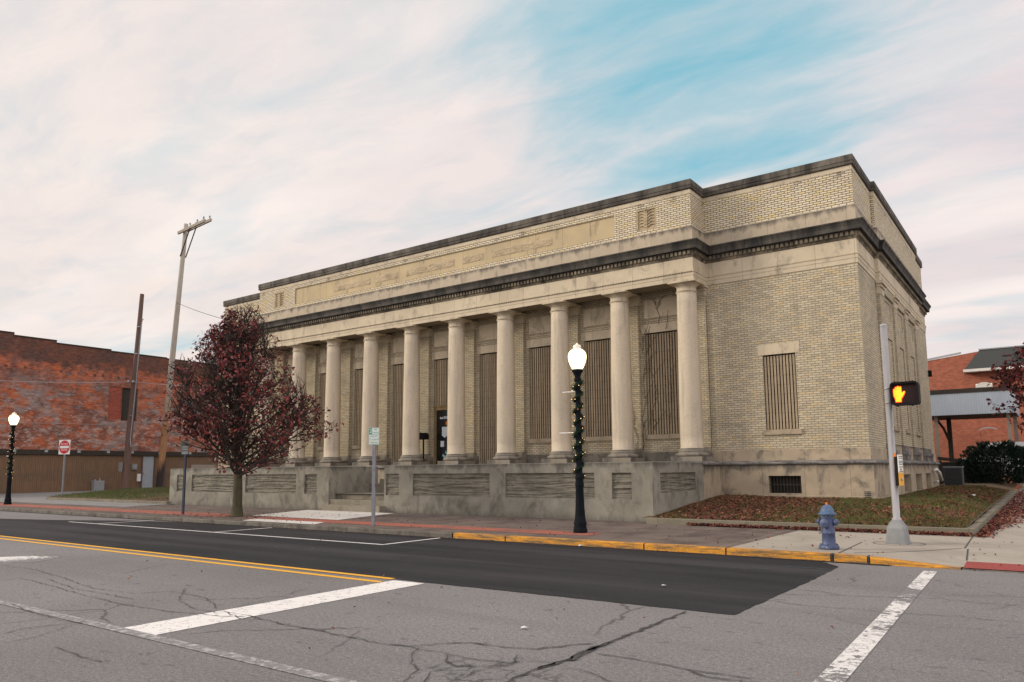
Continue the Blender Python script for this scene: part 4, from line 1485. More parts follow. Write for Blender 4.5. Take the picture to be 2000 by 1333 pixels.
for k, x in enumerate(BAY):
    if k == 4:
        window(x - 0.77, x + 0.77, 4.50, 6.62, 25.08, (x - 0.88, x + 0.88, 6.95), None)
    elif k in (3, 5):
        window(x - 0.75, x + 0.75, 1.84, 6.62, 25.08, (x - 0.88, x + 0.88, 6.95), None)
    else:
        window(x - 0.75, x + 0.75, 2.86, 6.62, 25.08, (x - 0.88, x + 0.88, 6.95), (x - 0.80, x + 0.80, 2.69))
window(-7.63, -6.57, 2.87, 5.37, 25.0, (-7.78, -6.42, 5.72), (-7.72, -6.48, 2.70))
window(-36.75, -35.69, 2.87, 5.37, 25.0, (-36.9, -35.54, 5.72), (-36.84, -35.6, 2.70))

# -- entrance door
x = BAY[4]
m = MB()
m.box(x - 0.74, x - 0.62, 25.09, 25.16, 1.83, 4.30)
m.box(x + 0.62, x + 0.74, 25.09, 25.16, 1.83, 4.30)
m.box(x - 0.74, x + 0.74, 25.09, 25.16, 4.302, 4.44)
m.box(x - 0.77, x + 0.77, 25.06, 25.17, 4.445, 4.50)
df = m.build('door', M['bronze'], bld)
gl = MB().box(x - 0.62, x + 0.62, 25.12, 25.14, 1.84, 4.30)
gl.build('glass', M['glass'], df)
m = MB()
m.slab([(x - 0.30, 3.16), (x - 0.14, 3.06), (x + 0.02, 3.16), (x + 0.02, 3.55), (x - 0.30, 3.55)], 25.112, 25.118)
m.build('notice', M['paper'], df)
m = MB().box(x - 0.38, x - 0.18, 25.112, 25.118, 2.66, 2.92)
m.build('notice', M['paper'], df)
for q in range(2):
    xx = x - 0.28 + q * 0.16
    m = MB()
    m.slab([(xx, 2.28 + q * 0.14), (xx + 0.07, 2.36 + q * 0.14), (xx + 0.32, 2.06 + q * 0.14), (xx + 0.26, 1.98 + q * 0.14)], 25.112, 25.118)
    m.build('sticker', M['cyan'], df)
m = MB()
for q, (a, w, h) in enumerate(((-0.42, 0.05, 0.10), (-0.35, 0.04, 0.08), (-0.29, 0.05, 0.09), (-0.20, 0.055, 0.12), (-0.11, 0.05, 0.11), (-0.03, 0.05, 0.12))):
    m.box(x + a, x + a + w, 25.112, 25.117, 3.90, 3.90 + h)
m.build('door_sign', M['paper'], df)
m = MB().box(x - 0.08, x - 0.02, 25.112, 25.117, 3.62, 3.78)
m.build('orange_notice', M['orange'], df)

# -- the ten columns
m = MB()
sh = []
for i in range(15):
    t = i / 14
    r = 0.385 - 0.05 * (t ** 1.7)
    sh.append((r, 0.50 + 5.36 * t))
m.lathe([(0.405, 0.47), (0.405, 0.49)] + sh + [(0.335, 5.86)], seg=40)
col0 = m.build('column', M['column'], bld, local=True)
b = MB()
b.box(-0.56, 0.56, -0.56, 0.56, 0.0, 0.185, mi=0)
b.lathe([(0.50, 0.186), (0.545, 0.20), (0.565, 0.235), (0.56, 0.28), (0.53, 0.305), (0.475, 0.312), (0.455, 0.34), (0.465, 0.36), (0.47, 0.385), (0.455, 0.41), (0.43, 0.42), (0.42, 0.44), (0.43, 0.455), (0.405, 0.47)], seg=40)
b.build('column_base', M['plinth'], col0, local=True)
c = MB()
c.lathe([(0.335, 5.855), (0.365, 5.865), (0.375, 5.885), (0.365, 5.905), (0.338, 5.912), (0.338, 6.05), (0.352, 6.055), (0.352, 6.075), (0.37, 6.085), (0.37, 6.095), (0.40, 6.11), (0.44, 6.135), (0.455, 6.155), (0.455, 6.16)], seg=40)
c.box(-0.495, 0.495, -0.495, 0.495, 6.155, 6.212)
c.box(-0.46, 0.46, -0.46, 0.46, 6.2125, 6.235)
c.build('capital', M['stone'], col0, local=True)
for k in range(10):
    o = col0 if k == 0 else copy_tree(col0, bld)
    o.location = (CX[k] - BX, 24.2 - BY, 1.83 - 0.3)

# ================================================================== terrace
ter = thing('terrace_wall', (-21.6, 19.4, 0.13), 'low grey concrete terrace wall with split rock panels', 'wall')
YF = 19.40
PANS = [(-33.42, -32.80), (-32.18, -28.84), (-28.08, -24.70), (-24.19, -23.45), (-19.65, -18.99), (-18.32, -14.91), (-14.27, -11.01), (-10.43, -9.80)]
mb = MB()
for xa, xb in ((-34.02, -22.74), (-19.73, -9.15)):
    wall(mb, 'x', YF, xa, xb, 0.05, 1.80, [(p, q, 0.75, 1.51, 0.09) for p, q in PANS if xa < p < xb])
    mb.quad((xa, YF, 1.80), (xb, YF, 1.80), (xb, YF + 0.38, 1.81), (xa, YF + 0.38, 1.81))
    mb.quad((xa, YF + 0.38, 0.6), (xb, YF + 0.38, 0.6), (xb, YF + 0.38, 1.81), (xa, YF + 0.38, 1.81))
# returns: end walls and stair cheeks
wall(mb, 'y', -9.15, YF, 23.22, 0.05, 1.80, [(19.92, 22.55, 0.93, 1.50, 0.07)])
mb.quad((-9.53, YF + 0.38, 1.81), (-9.15, YF + 0.38, 1.80), (-9.15, 23.22, 1.80), (-9.53, 23.22, 1.81))
mb.quad((-9.53, YF + 0.38, 0.6), (-9.53, 23.22, 0.6), (-9.53, 23.22, 1.81), (-9.53, YF + 0.38, 1.81))
mb.quad((-34.02, YF, 0.05), (-34.02, 23.22, 0.05), (-34.02, 23.22, 1.80), (-34.02, YF, 1.80))
mb.quad((-34.02, YF + 0.38, 1.80), (-33.64, YF + 0.38, 1.81), (-33.64, 23.22, 1.81), (-34.02, 23.22, 1.80))
mb.quad((-22.74, YF, 0.05), (-22.74, 22.0, 0.05), (-22.74, 22.0, 1.80), (-22.74, YF, 1.80))
mb.quad((-23.1, YF + 0.38, 1.81), (-22.74, YF + 0.38, 1.80), (-22.74, 22.0, 1.80), (-23.1, 22.0, 1.81))
mb.quad((-23.1, 22.0, 0.6), (-22.74, 22.0, 0.6), (-22.74, 22.0, 1.80), (-23.1, 22.0, 1.80))
mb.quad((-19.73, YF, 0.05), (-19.73, 22.0, 0.05), (-19.73, 22.0, 1.80), (-19.73, YF, 1.80))
mb.quad((-19.73, YF + 0.38, 1.80), (-19.37, YF + 0.38, 1.81), (-19.37, 22.0, 1.81), (-19.73, 22.0, 1.80))
mb.quad((-34, YF + 0.3, 0.76), (-9.2, YF + 0.3, 0.76), (-9.2, 23.3, 0.76), (-34, 23.3, 0.76))
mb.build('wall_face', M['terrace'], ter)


def rock(p0, p1, z0, z1, side=False, const=0.0):
    """split slate panel: ragged horizontal ledges"""
    m = MB()
    nx_ = max(8, int((p1 - p0) / 0.05))
    nzz = 54
    rr_ = random.Random(int(p0 * 100))
    ph = [rr_.uniform(0, 10) for _ in range(4)]
    vv = {}
    for i in range(nx_ + 1):
        a = p0 + (p1 - p0) * i / nx_
        for j in range(nzz + 1):
            z = z0 + (z1 - z0) * j / nzz
            zz_ = z + 0.03 * nz(a, ph[0], 0, 1.1)
            d = 0.5 + 0.62 * nz(a * 0.55, zz_ * 13.0, ph[1]) + 0.34 * nz(a * 1.6, zz_ * 27.0, ph[2]) + 0.22 * nz(a * 7, z * 9, ph[3])
            d = 0.072 - 0.070 * max(0.0, min(1.0, d)) ** 1.2
            vv[i, j] = (a, const + d, z) if not side else (const - d, a, z)
    for i in range(nx_):
        for j in range(nzz):
            m.quad(vv[i, j], vv[i + 1, j], vv[i + 1, j + 1], vv[i, j + 1])
    return m.build('rock_panel', M['rock'], ter)


for p, q in PANS:
    rock(p, q, 0.75, 1.51, False, YF + 0.018)
rock(19.92, 22.55, 0.93, 1.50, True, -9.165)
# stairs
stp = thing('entrance_steps', (-21.2, 19.3, 0.13), 'three worn stone steps in the gap of the terrace wall', 'steps')
for i, (y0, z) in enumerate(((19.08, 0.36), (19.44, 0.545), (19.80, 0.74))):
    m = MB().box(-22.72 + 0.002 * i, -19.65 if i == 0 else -19.74, y0, y0 + 0.9 if i < 2 else 21.0, 0.06 if i == 0 else z - 0.2, z)
    m.build('step', M['step'], stp, bevel=0.015)
for i in range(6):
    m = MB().box(-22.72, -19.74, 21.5 + i * 0.29, 21.5 + (i + 1) * 0.29, 0.7, 0.76 + (i + 1) * 0.175)
    m.build('step', M['step'], stp)

# ================================================================== street lamps with garlands
def street_lamp(loc, label):
    t = thing('street_lamp', loc, label, 'street lamp', 'acorn street lamps on the sidewalk')
    m = MB()
    m.lathe([(0.0, 0.0), (0.165, 0.0), (0.168, 0.07), (0.152, 0.10), (0.145, 0.16), (0.152, 0.22), (0.145, 0.26), (0.13, 0.28)], seg=24)
    m.lathe([(0.13, 0.28), (0.115, 0.40), (0.102, 0.60), (0.094, 0.85), (0.09, 1.05), (0.10, 1.08), (0.103, 1.13), (0.094, 1.17), (0.09, 1.24), (0.10, 1.27), (0.10, 1.31), (0.076, 1.35)], seg=24, wob=lambda a, h: 1 + 0.035 * math.cos(12 * a))
    m.build('base', M['black_metal'], t, local=True)
    m = MB()
    m.lathe([(0.072, 1.34), (0.069, 2.2), (0.062, 3.1), (0.058, 3.56), (0.085, 3.60), (0.085, 3.64), (0.068, 3.68), (0.078, 3.74), (0.11, 3.80), (0.135, 3.83), (0.14, 3.88)], seg=24, wob=lambda a, h: 1 + (0.03 * math.cos(12 * a) if h < 3.55 else 0))
    m.build('pole', M['black_metal'], t, local=True)
    m = MB()
    m.lathe([(0.115, 3.88), (0.14, 3.92), (0.178, 4.00), (0.207, 4.08), (0.222, 4.16), (0.222, 4.22), (0.208, 4.28), (0.178, 4.325), (0.135, 4.36), (0.105, 4.375), (0.0, 4.376)], seg=28)
    gl_ = m.build('globe', M['globe'], t, local=True)
    m = MB()
    m.lathe([(0.10, 4.377), (0.10, 4.40), (0.085, 4.41), (0.10, 4.44), (0.085, 4.475), (0.04, 4.49), (0.03, 4.50), (0.03, 4.52), (0.0, 4.53)], seg=20)
    m.build('finial', M['globe_top'], gl_, local=True)
    for z, L in ((3.35, 0.36), (2.36, 0.46)):
        m = MB().tube([(-0.07, 0, z), (-0.07 - L, 0.0, z)], 0.013, 8)
        m.ball((-0.07 - L, 0, z), 0.017, 6, 4)
        m.build('banner_arm', M['white_bar'], t, local=True)
    return t


def garland(loc, label, seed):
    r_ = random.Random(seed)
    t = thing('garland', loc, label, 'garland', 'lit garlands wound round the street lamps')
    m = MB()
    turns, za_, zb_ = 8.0, 1.30, 3.58
    path = []
    n = 520
    for i in range(n):
        u = i / (n - 1)
        a = 2 * math.pi * turns * u + 0.6
        z = za_ + (zb_ - za_) * u
        path.append((0.092 * math.cos(a), 0.092 * math.sin(a), z))
    m.tube(path[::4], 0.022, 5)
    for p in path:
        thick = 0.45 + 0.75 * abs(math.sin(p[2] * 5.3 + 2 * math.sin(p[2] * 3.1)))
        for _ in range(13):
            d = Vector((r_.gauss(0, 1), r_.gauss(0, 1), r_.gauss(0, 1))).normalized()
            L = r_.uniform(0.045, 0.095) * thick
            b = Vector(p) + d * 0.012
            e = b + d * L
            s_ = d.cross(Vector((0.3, 0.5, 0.8))).normalized() * 0.005
            m.quad(b - s_, b + s_, e + s_ * 0.5, e - s_ * 0.5, mi=0 if r_.random() < 0.7 else 1)
    m.build('foliage', [M['garland'], M['garland2']], t, local=True)
    m = MB()
    for i in range(0, n, 12):
        p = Vector(path[i])
        if r_.random() < 0.15:
            continue
        d = Vector((p.x, p.y, 0)).normalized()
        q = p + d * r_.uniform(0.03, 0.075) + Vector((0, 0, r_.uniform(-0.05, 0.05)))
        m.ball(q, 0.0075, 6, 4, mi=0 if r_.random() < 0.75 else 1)
    m.build('fairy_lights', [M['bulb'], M['bulb_red']], t, local=True)
    return t


street_lamp((-9.15, 15.41, 0.13), 'lit acorn street lamp in front of the right part of the colonnade')
garland((-9.15, 15.41, 0.13), 'green garland with lights on the street lamp before the columns', 3)
street_lamp((-41.49, 15.42, 0.13), 'lit acorn street lamp before the red brick wall at far left')
garland((-41.49, 15.42, 0.13), 'green garland with lights on the lamp by the red brick wall', 8)
for x in (-9.15, -41.49):
    pass

# ================================================================== signal pole
t = thing('signal_pole', (-2.56, 16.38, 0.13), 'bare aluminium pole with flared pedestal base on the corner sidewalk', 'pole')
m = MB()
pr = [(0.205, 0.0), (0.205, 0.02), (0.195, 0.03), (0.165, 0.30), (0.155, 0.33), (0.10, 0.43), (0.085, 0.45)]
rings = []
for (h_, z) in pr:
    c = h_ * 0.22
    rings.append([(-h_ + c, -h_, z), (h_ - c, -h_, z), (h_, -h_ + c, z), (h_, h_ - c, z), (h_ - c, h_, z), (-h_ + c, h_, z), (-h_, h_ - c, z), (-h_, -h_ + c, z)])
for a, b in zip(rings, rings[1:]):
    for k in range(8):
        j = (k + 1) % 8
        m.quad(a[k], a[j], b[j], b[k])
m.quad(*rings[-1])
m.build('pedestal', M['alu'], t, local=True)
m = MB().lathe([(0.085, 0.45), (0.085, 0.49), (0.066, 0.495), (0.064, 4.30)], seg=24)
m.build('shaft', M['galv'], t, local=True)
m = MB().lathe([(0.068, 4.30), (0.068, 4.315), (0.05, 4.345), (0.0, 4.355)], seg=24)
m.build('cap', M['galv'], t, local=True)
m = MB().tube([(0.055, -0.045, 1.45), (0.055, -0.045, 1.75)], 0.022, 6)
m.build('orange_sticker', M['orange'], t, local=True)

# pedestrian signal
PX0, PX1, PZ0, PZ1 = -2.49, -1.99, 2.81, 3.265
t = thing('pedestrian_signal', (-2.24, 16.30, 3.04), 'black pedestrian signal head showing a lit orange hand', 'signal')


def rrect(x0, x1, z0, z1, r, k=6):
    pts = []
    for cx_, cz_, a0 in ((x1 - r, z1 - r, 0), (x0 + r, z1 - r, 90), (x0 + r, z0 + r, 180), (x1 - r, z0 + r, 270)):
        for i in range(k + 1):
            a = R(a0 + 90 * i / k)
            pts.append((cx_ + r * math.cos(a), cz_ + r * math.sin(a)))
    return pts


outer = rrect(PX0, PX1, PZ0, PZ1, 0.07)
inner = rrect(PX0 + 0.028, PX1 - 0.035, PZ0 + 0.05, PZ1 - 0.04, 0.03)
m = MB()
yf, yb = 16.17, 16.42
n = len(outer)
for k in range(n):
    j = (k + 1) % n
    m.quad((outer[k][0], yf, outer[k][1]), (outer[j][0], yf, outer[j][1]), (outer[j][0], yb, outer[j][1]), (outer[k][0], yb, outer[k][1]))
    m.quad((outer[k][0], yf, outer[k][1]), (outer[j][0], yf, outer[j][1]), (inner[j][0], yf + 0.005, inner[j][1]), (inner[k][0], yf + 0.005, inner[k][1]))
    m.quad((inner[k][0], yf + 0.005, inner[k][1]), (inner[j][0], yf + 0.005, inner[j][1]), (inner[j][0], yf + 0.07, inner[j][1]), (inner[k][0], yf + 0.07, inner[k][1]))
m.quad(*[(p[0], yb, p[1]) for p in outer])
for x in (-2.38, -2.12):
    m.box(x - 0.012, x + 0.012, 16.25, 16.29, PZ0 - 0.025, PZ0 + 0.002)
    m.box(x - 0.03, x - 0.012, 16.25, 16.27, PZ1 - 0.002, PZ1 + 0.022)
    m.box(x + 0.012, x + 0.03, 16.25, 16.27, PZ1 - 0.002, PZ1 + 0.022)
m.build('housing', M['black_plastic'], t)
m = MB().quad(*[(p[0], yf + 0.068, p[1]) for p in inner])
m.build('lens', M['lens'], t)
hp = [(575, 970), (780, 970), (786, 850), (850, 765), (900, 690), (942, 605), (930, 578), (900, 572), (862, 608), (818, 640), (808, 560), (800, 425), (775, 393), (748, 405), (738, 428), (735, 540), (728, 540), (722, 415), (700, 385), (680, 376), (655, 392), (648, 415), (646, 540), (638, 540), (634, 425), (615, 408), (590, 415), (577, 445), (572, 560), (565, 560), (562, 490), (540, 472), (510, 488), (500, 560), (505, 700), (530, 780), (562, 850)]
hx = [(PX0 + (a - 385) / 1095 * 0.5, PZ1 - (b - 220) / 880 * 0.455) for a, b in hp]
m = MB().slab(list(reversed(hx)), yf + 0.055, yf + 0.064)
hs = m.build('hand_symbol', M['hand'], t)
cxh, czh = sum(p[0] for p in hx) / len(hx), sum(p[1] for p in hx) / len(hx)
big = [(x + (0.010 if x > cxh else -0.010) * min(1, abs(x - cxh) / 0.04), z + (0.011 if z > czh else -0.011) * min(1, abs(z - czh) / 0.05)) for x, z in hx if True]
m = MB().slab(list(reversed(big)), yf + 0.0645, yf + 0.0672)  # red glow around the hand, added as an emissive plate behind it
m.build('glow_fringe', M['hand_fringe'], hs)
for z in (2.885, 3.165):
    m = MB().box(-2.585, PX0 + 0.02, 16.33, 16.39, z - 0.018, z + 0.018)
    m.lathe([(0.067, z - 0.014), (0.072, z - 0.014), (0.072, z + 0.014), (0.067, z + 0.014)], -2.56, 16.38, 0, 20)
    m.build('bracket', M['galv'], t)
m = MB().box(-2.515, PX0 + 0.01, 16.32, 16.40, 2.87, 3.20)
m.build('mounting_box', M['black_plastic'], t)

# push button with its sign, turned towards the side street
t = thing('crossing_button', (-2.56, 16.38, 1.25), 'black crossing button box with white and amber instruction sign on the pole', 'push button', None, R(78))
m = MB().box(-0.085, 0.085, -0.135, -0.062, 0.0, 0.56)
m.build('backplate', M['black_plastic'], t, local=True)
m = MB().box(-0.112, 0.112, -0.146, -0.1355, 0.25, 0.60)
m.build('sign_face', M['sign_white'], t, local=True)
m = MB().box(-0.112, 0.112, -0.146, -0.1355, 0.0, 0.248)
m.build('amber_face', M['amber'], t, local=True)
m = MB()
m.slab([(0.03 * math.cos(a * math.pi / 8), 0.31 + 0.03 * math.sin(a * math.pi / 8)) for a in range(16)], -0.148, -0.1465)
m.build('red_symbol', M['sign_red'], t, local=True)
m = MB()
for z in (0.565, 0.53, 0.47, 0.44, 0.41, 0.36, 0.27):
    for xx in (-0.08, -0.03, 0.025, 0.06):
        m.box(xx, xx + 0.035, -0.148, -0.1465, z - 0.008, z + 0.008)
m.build('instruction_marks', M['ink'], t, local=True)
m = MB().lathe([(0.0, -0.165), (0.028, -0.162), (0.03, -0.1465)], 0, 0, 0.12, 16, axis='y')
m.build('button', M['galv'], t, local=True)

# ================================================================== hydrant
t = thing('fire_hydrant', (-3.43, 14.63, 0.13), 'chipped blue fire hydrant with orange top nut at the yellow kerb', 'hydrant', None, R(-12))
m = MB()
m.lathe([(0.0, 0.0), (0.165, 0.0), (0.175, 0.02), (0.175, 0.055), (0.16, 0.075), (0.125, 0.085), (0.118, 0.10), (0.112, 0.28), (0.12, 0.285), (0.12, 0.31), (0.112, 0.315), (0.112, 0.60), (0.118, 0.615), (0.13, 0.62)], seg=32)
for k in range(8):
    a = R(45 * k + 10)
    m.lathe([(0.014, 0.055), (0.014, 0.10), (0.0, 0.10)], 0.145 * math.cos(a), 0.145 * math.sin(a), 0, 6, sm=False)
m.build('barrel', M['hydrant'], t, local=True)
m = MB()
m.lathe([(0.13, 0.615), (0.155, 0.62), (0.158, 0.645), (0.145, 0.655), (0.122, 0.66), (0.112, 0.70), (0.098, 0.74), (0.075, 0.775), (0.045, 0.795), (0.03, 0.80), (0.0, 0.80)], seg=32)
bo = m.build('bonnet', M['hydrant_cap'], t, local=True)
m = MB().lathe([(0.024, 0.795), (0.024, 0.84), (0.0, 0.845)], 0, 0, 0, 5, sm=False)
m.build('operating_nut', M['orange'], bo, local=True)
for ang, rr_, L in ((180, 0.052, 0.175), (0, 0.052, 0.175), (-90, 0.075, 0.155)):
    a = R(ang)
    d = Vector((math.cos(a), math.sin(a), 0))
    z = 0.49 if ang != -90 else 0.47

    def pnt(s_):
        return tuple(d * s_ + Vector((0, 0, z)))
    m = MB().tube([pnt(0.06), pnt(L - 0.045), pnt(L - 0.044), pnt(L - 0.005), pnt(L), pnt(L + 0.012), pnt(L + 0.0125), pnt(L + 0.045)], [rr_ * 0.85, rr_ * 0.85, rr_ * 1.12, rr_ * 1.15, rr_ * 1.0, rr_ * 0.5, 0.020, 0.016], 14)
    m.build('outlet_cap', M['hydrant'], t, local=True)
m = MB()
pts = [(-0.14, -0.03, 0.45), (-0.15, -0.06, 0.36), (-0.13, -0.09, 0.27), (-0.10, -0.09, 0.30), (-0.06, -0.115, 0.40)]
m.tube(pts, 0.006, 5)
m.build('chain', M['chain'], t, local=True)

# ================================================================== signs
def post(m, w, d, z0, z1):
    """perforated square tube post"""
    m.box(-w, w, -d, d, z0, z1)
    return m


t = thing('parking_sign', (-15.21, 14.56, 0.13), 'green and white two hour parking sign on a grey post', 'sign', None, R(27))
post(MB(), 0.045, 0.03, 0.0, 2.22).build('post', M['grey_post'], t, local=True)
m = MB().slab(rrect(-0.155, 0.155, 2.20, 2.68, 0.025), -0.036, -0.030)
pn = m.build('panel', M['sign_white'], t, local=True)
m = MB()
m.slab(rrect(-0.148, 0.148, 2.207, 2.673, 0.022), -0.0372, -0.0362, mi=1)
m.slab(rrect(-0.138, 0.138, 2.217, 2.663, 0.018), -0.0384, -0.0374, mi=0)
m.build('border', [M['sign_white'], M['sign_green']], pn, local=True)
m = MB().box(-0.138, -0.058, -0.0396, -0.0386, 2.495, 2.662)
m.box(-0.138, 0.138, -0.0396, -0.0386, 2.485, 2.494)
m.build('green_field', M['sign_green'], pn, local=True)
rx = (R(90), 0, 0)
text('2', 0.155, (-0.098, -0.0402, 2.578), rx, M['sign_white'], pn, 'lettering', 0.0005)
for s_, sz, xx, zz, w in (('HR', 0.072, 0.04, 2.622, 0.08), ('PARKING', 0.060, 0.04, 2.535, 0.165), ('8:00 AM', 0.07, 0.0, 2.435, 0.20), ('TO 5:00 PM', 0.07, 0.0, 2.345, 0.25), ('MON-FRI', 0.07, 0.0, 2.262, 0.20)):
    text(s_, sz, (xx, -0.0402, zz), rx, M['sign_green'], pn, 'lettering', 0.0005, w)

t = thing('parking_sign', (-25.37, 15.01, 0.13), 'dim green topped sign on a thin dark blue post left of the tree', 'sign', None, R(20))
post(MB(), 0.038, 0.03, 0.0, 2.65).build('post', M['blue_post'], t, local=True)
m = MB().slab(rrect(-0.155, 0.155, 2.13, 2.60, 0.025), -0.038, -0.032)
pn = m.build('panel', M['sign_back'], t, local=True)
m = MB().box(-0.15, -0.05, -0.0396, -0.0386, 2.43, 2.595)
m.build('green_field', M['sign_dkgreen'], pn, local=True)
m = MB()
for zz in (2.40, 2.32, 2.22, 2.17):
    m.box(-0.12, 0.12, -0.0396, -0.0386, zz - 0.018, zz + 0.012)
m.build('faded_lettering', M['flashing'], pn, local=True)

t = thing('do_not_enter_sign', (-51.5, 22.19, 0.22), 'square red and white do not enter sign on a grey post by the alley', 'sign', None, R(20))
post(MB(), 0.04, 0.04, 0.0, 2.75).build('post', M['grey_post'], t, local=True)
m = MB().box(-0.45, 0.45, -0.06, -0.048, 2.62, 3.55)
pn = m.build('panel', M['sign_white'], t, local=True)
m = MB().slab([(0.43 * math.cos(2 * math.pi * k / 40), 3.085 + 0.43 * math.sin(2 * math.pi * k / 40)) for k in range(40)], -0.064, -0.0605)
m.build('red_disc', M['sign_red'], pn, local=True)
m = MB().box(-0.36, 0.36, -0.068, -0.0645, 3.01, 3.16)
m.build('white_bar', M['sign_white'], pn, local=True)
text('DO NOT', 0.17, (0, -0.0655, 3.28), rx, M['sign_white'], pn, 'lettering', 0.001, 0.56)
text('ENTER', 0.17, (0, -0.0655, 2.89), rx, M['sign_white'], pn, 'lettering', 0.001, 0.48)

# mailbox by the door
t = thing('mailbox', (-22.55, 24.55, 1.83), 'black domed mailbox on a thin post beside the entrance', 'mailbox')
MB().box(-0.025, 0.025, -0.025, 0.025, 0, 1.16).build('post', M['black_metal'], t, local=True)
m = MB().slab([(-0.14, 1.16), (0.14, 1.16), (0.14, 1.34)] + [(0.14 * math.cos(R(a)), 1.34 + 0.12 * math.sin(R(a))) for a in range(15, 180, 15)] + [(-0.14, 1.34)], -0.2, 0.2)
m.build('box', M['black_plastic'], t, local=True)
m = MB().box(0.142, 0.15, -0.05, -0.03, 1.3, 1.46)
m.build('flag', M['black_metal'], t, local=True)

# dead vine on the last bay
t = thing('dead_vine', (-11.7, 25.05, 1.9), 'bare dead vine climbing the brick beside the last window bay', 'vine')
m = MB()
rv = random.Random(21)


def creep(x, z, zt, r, dxm, y=25.02):
    pts, k = [], 0
    while z < zt:
        pts.append((x, y - 0.012 * (k % 2), z))
        x += rv.gauss(dxm, 0.03)
        z += rv.uniform(0.05, 0.13)
        k += 1
        if rv.random() < 0.16 and r > 0.006:
            creep(x, z, min(zt, z + rv.uniform(0.3, 0.9)), r * 0.6, rv.choice((-0.05, 0.05)), y)
    if len(pts) > 2:
        m.tube(pts, [r * (1 - 0.5 * i / len(pts)) for i in range(len(pts))], 4)


creep(-12.15, 2.3, 6.9, 0.012, 0.002)
creep(-12.3, 2.3, 5.9, 0.012, -0.004, 24.88)
creep(-12.0, 6.0, 7.2, 0.012, 0.01)
creep(-11.35, 6.9, 7.95, 0.011, -0.02)
creep(-11.1, 6.7, 7.4, 0.012, 0.02)
creep(-11.62, 3.0, 6.6, 0.012, 0.002, 25.05)
creep(-11.05, 3.2, 6.6, 0.010, 0.001, 25.05)
creep(-11.9, 5.8, 6.95, 0.014, 0.02, 25.03)
m.build('stems', M['vine'], t)

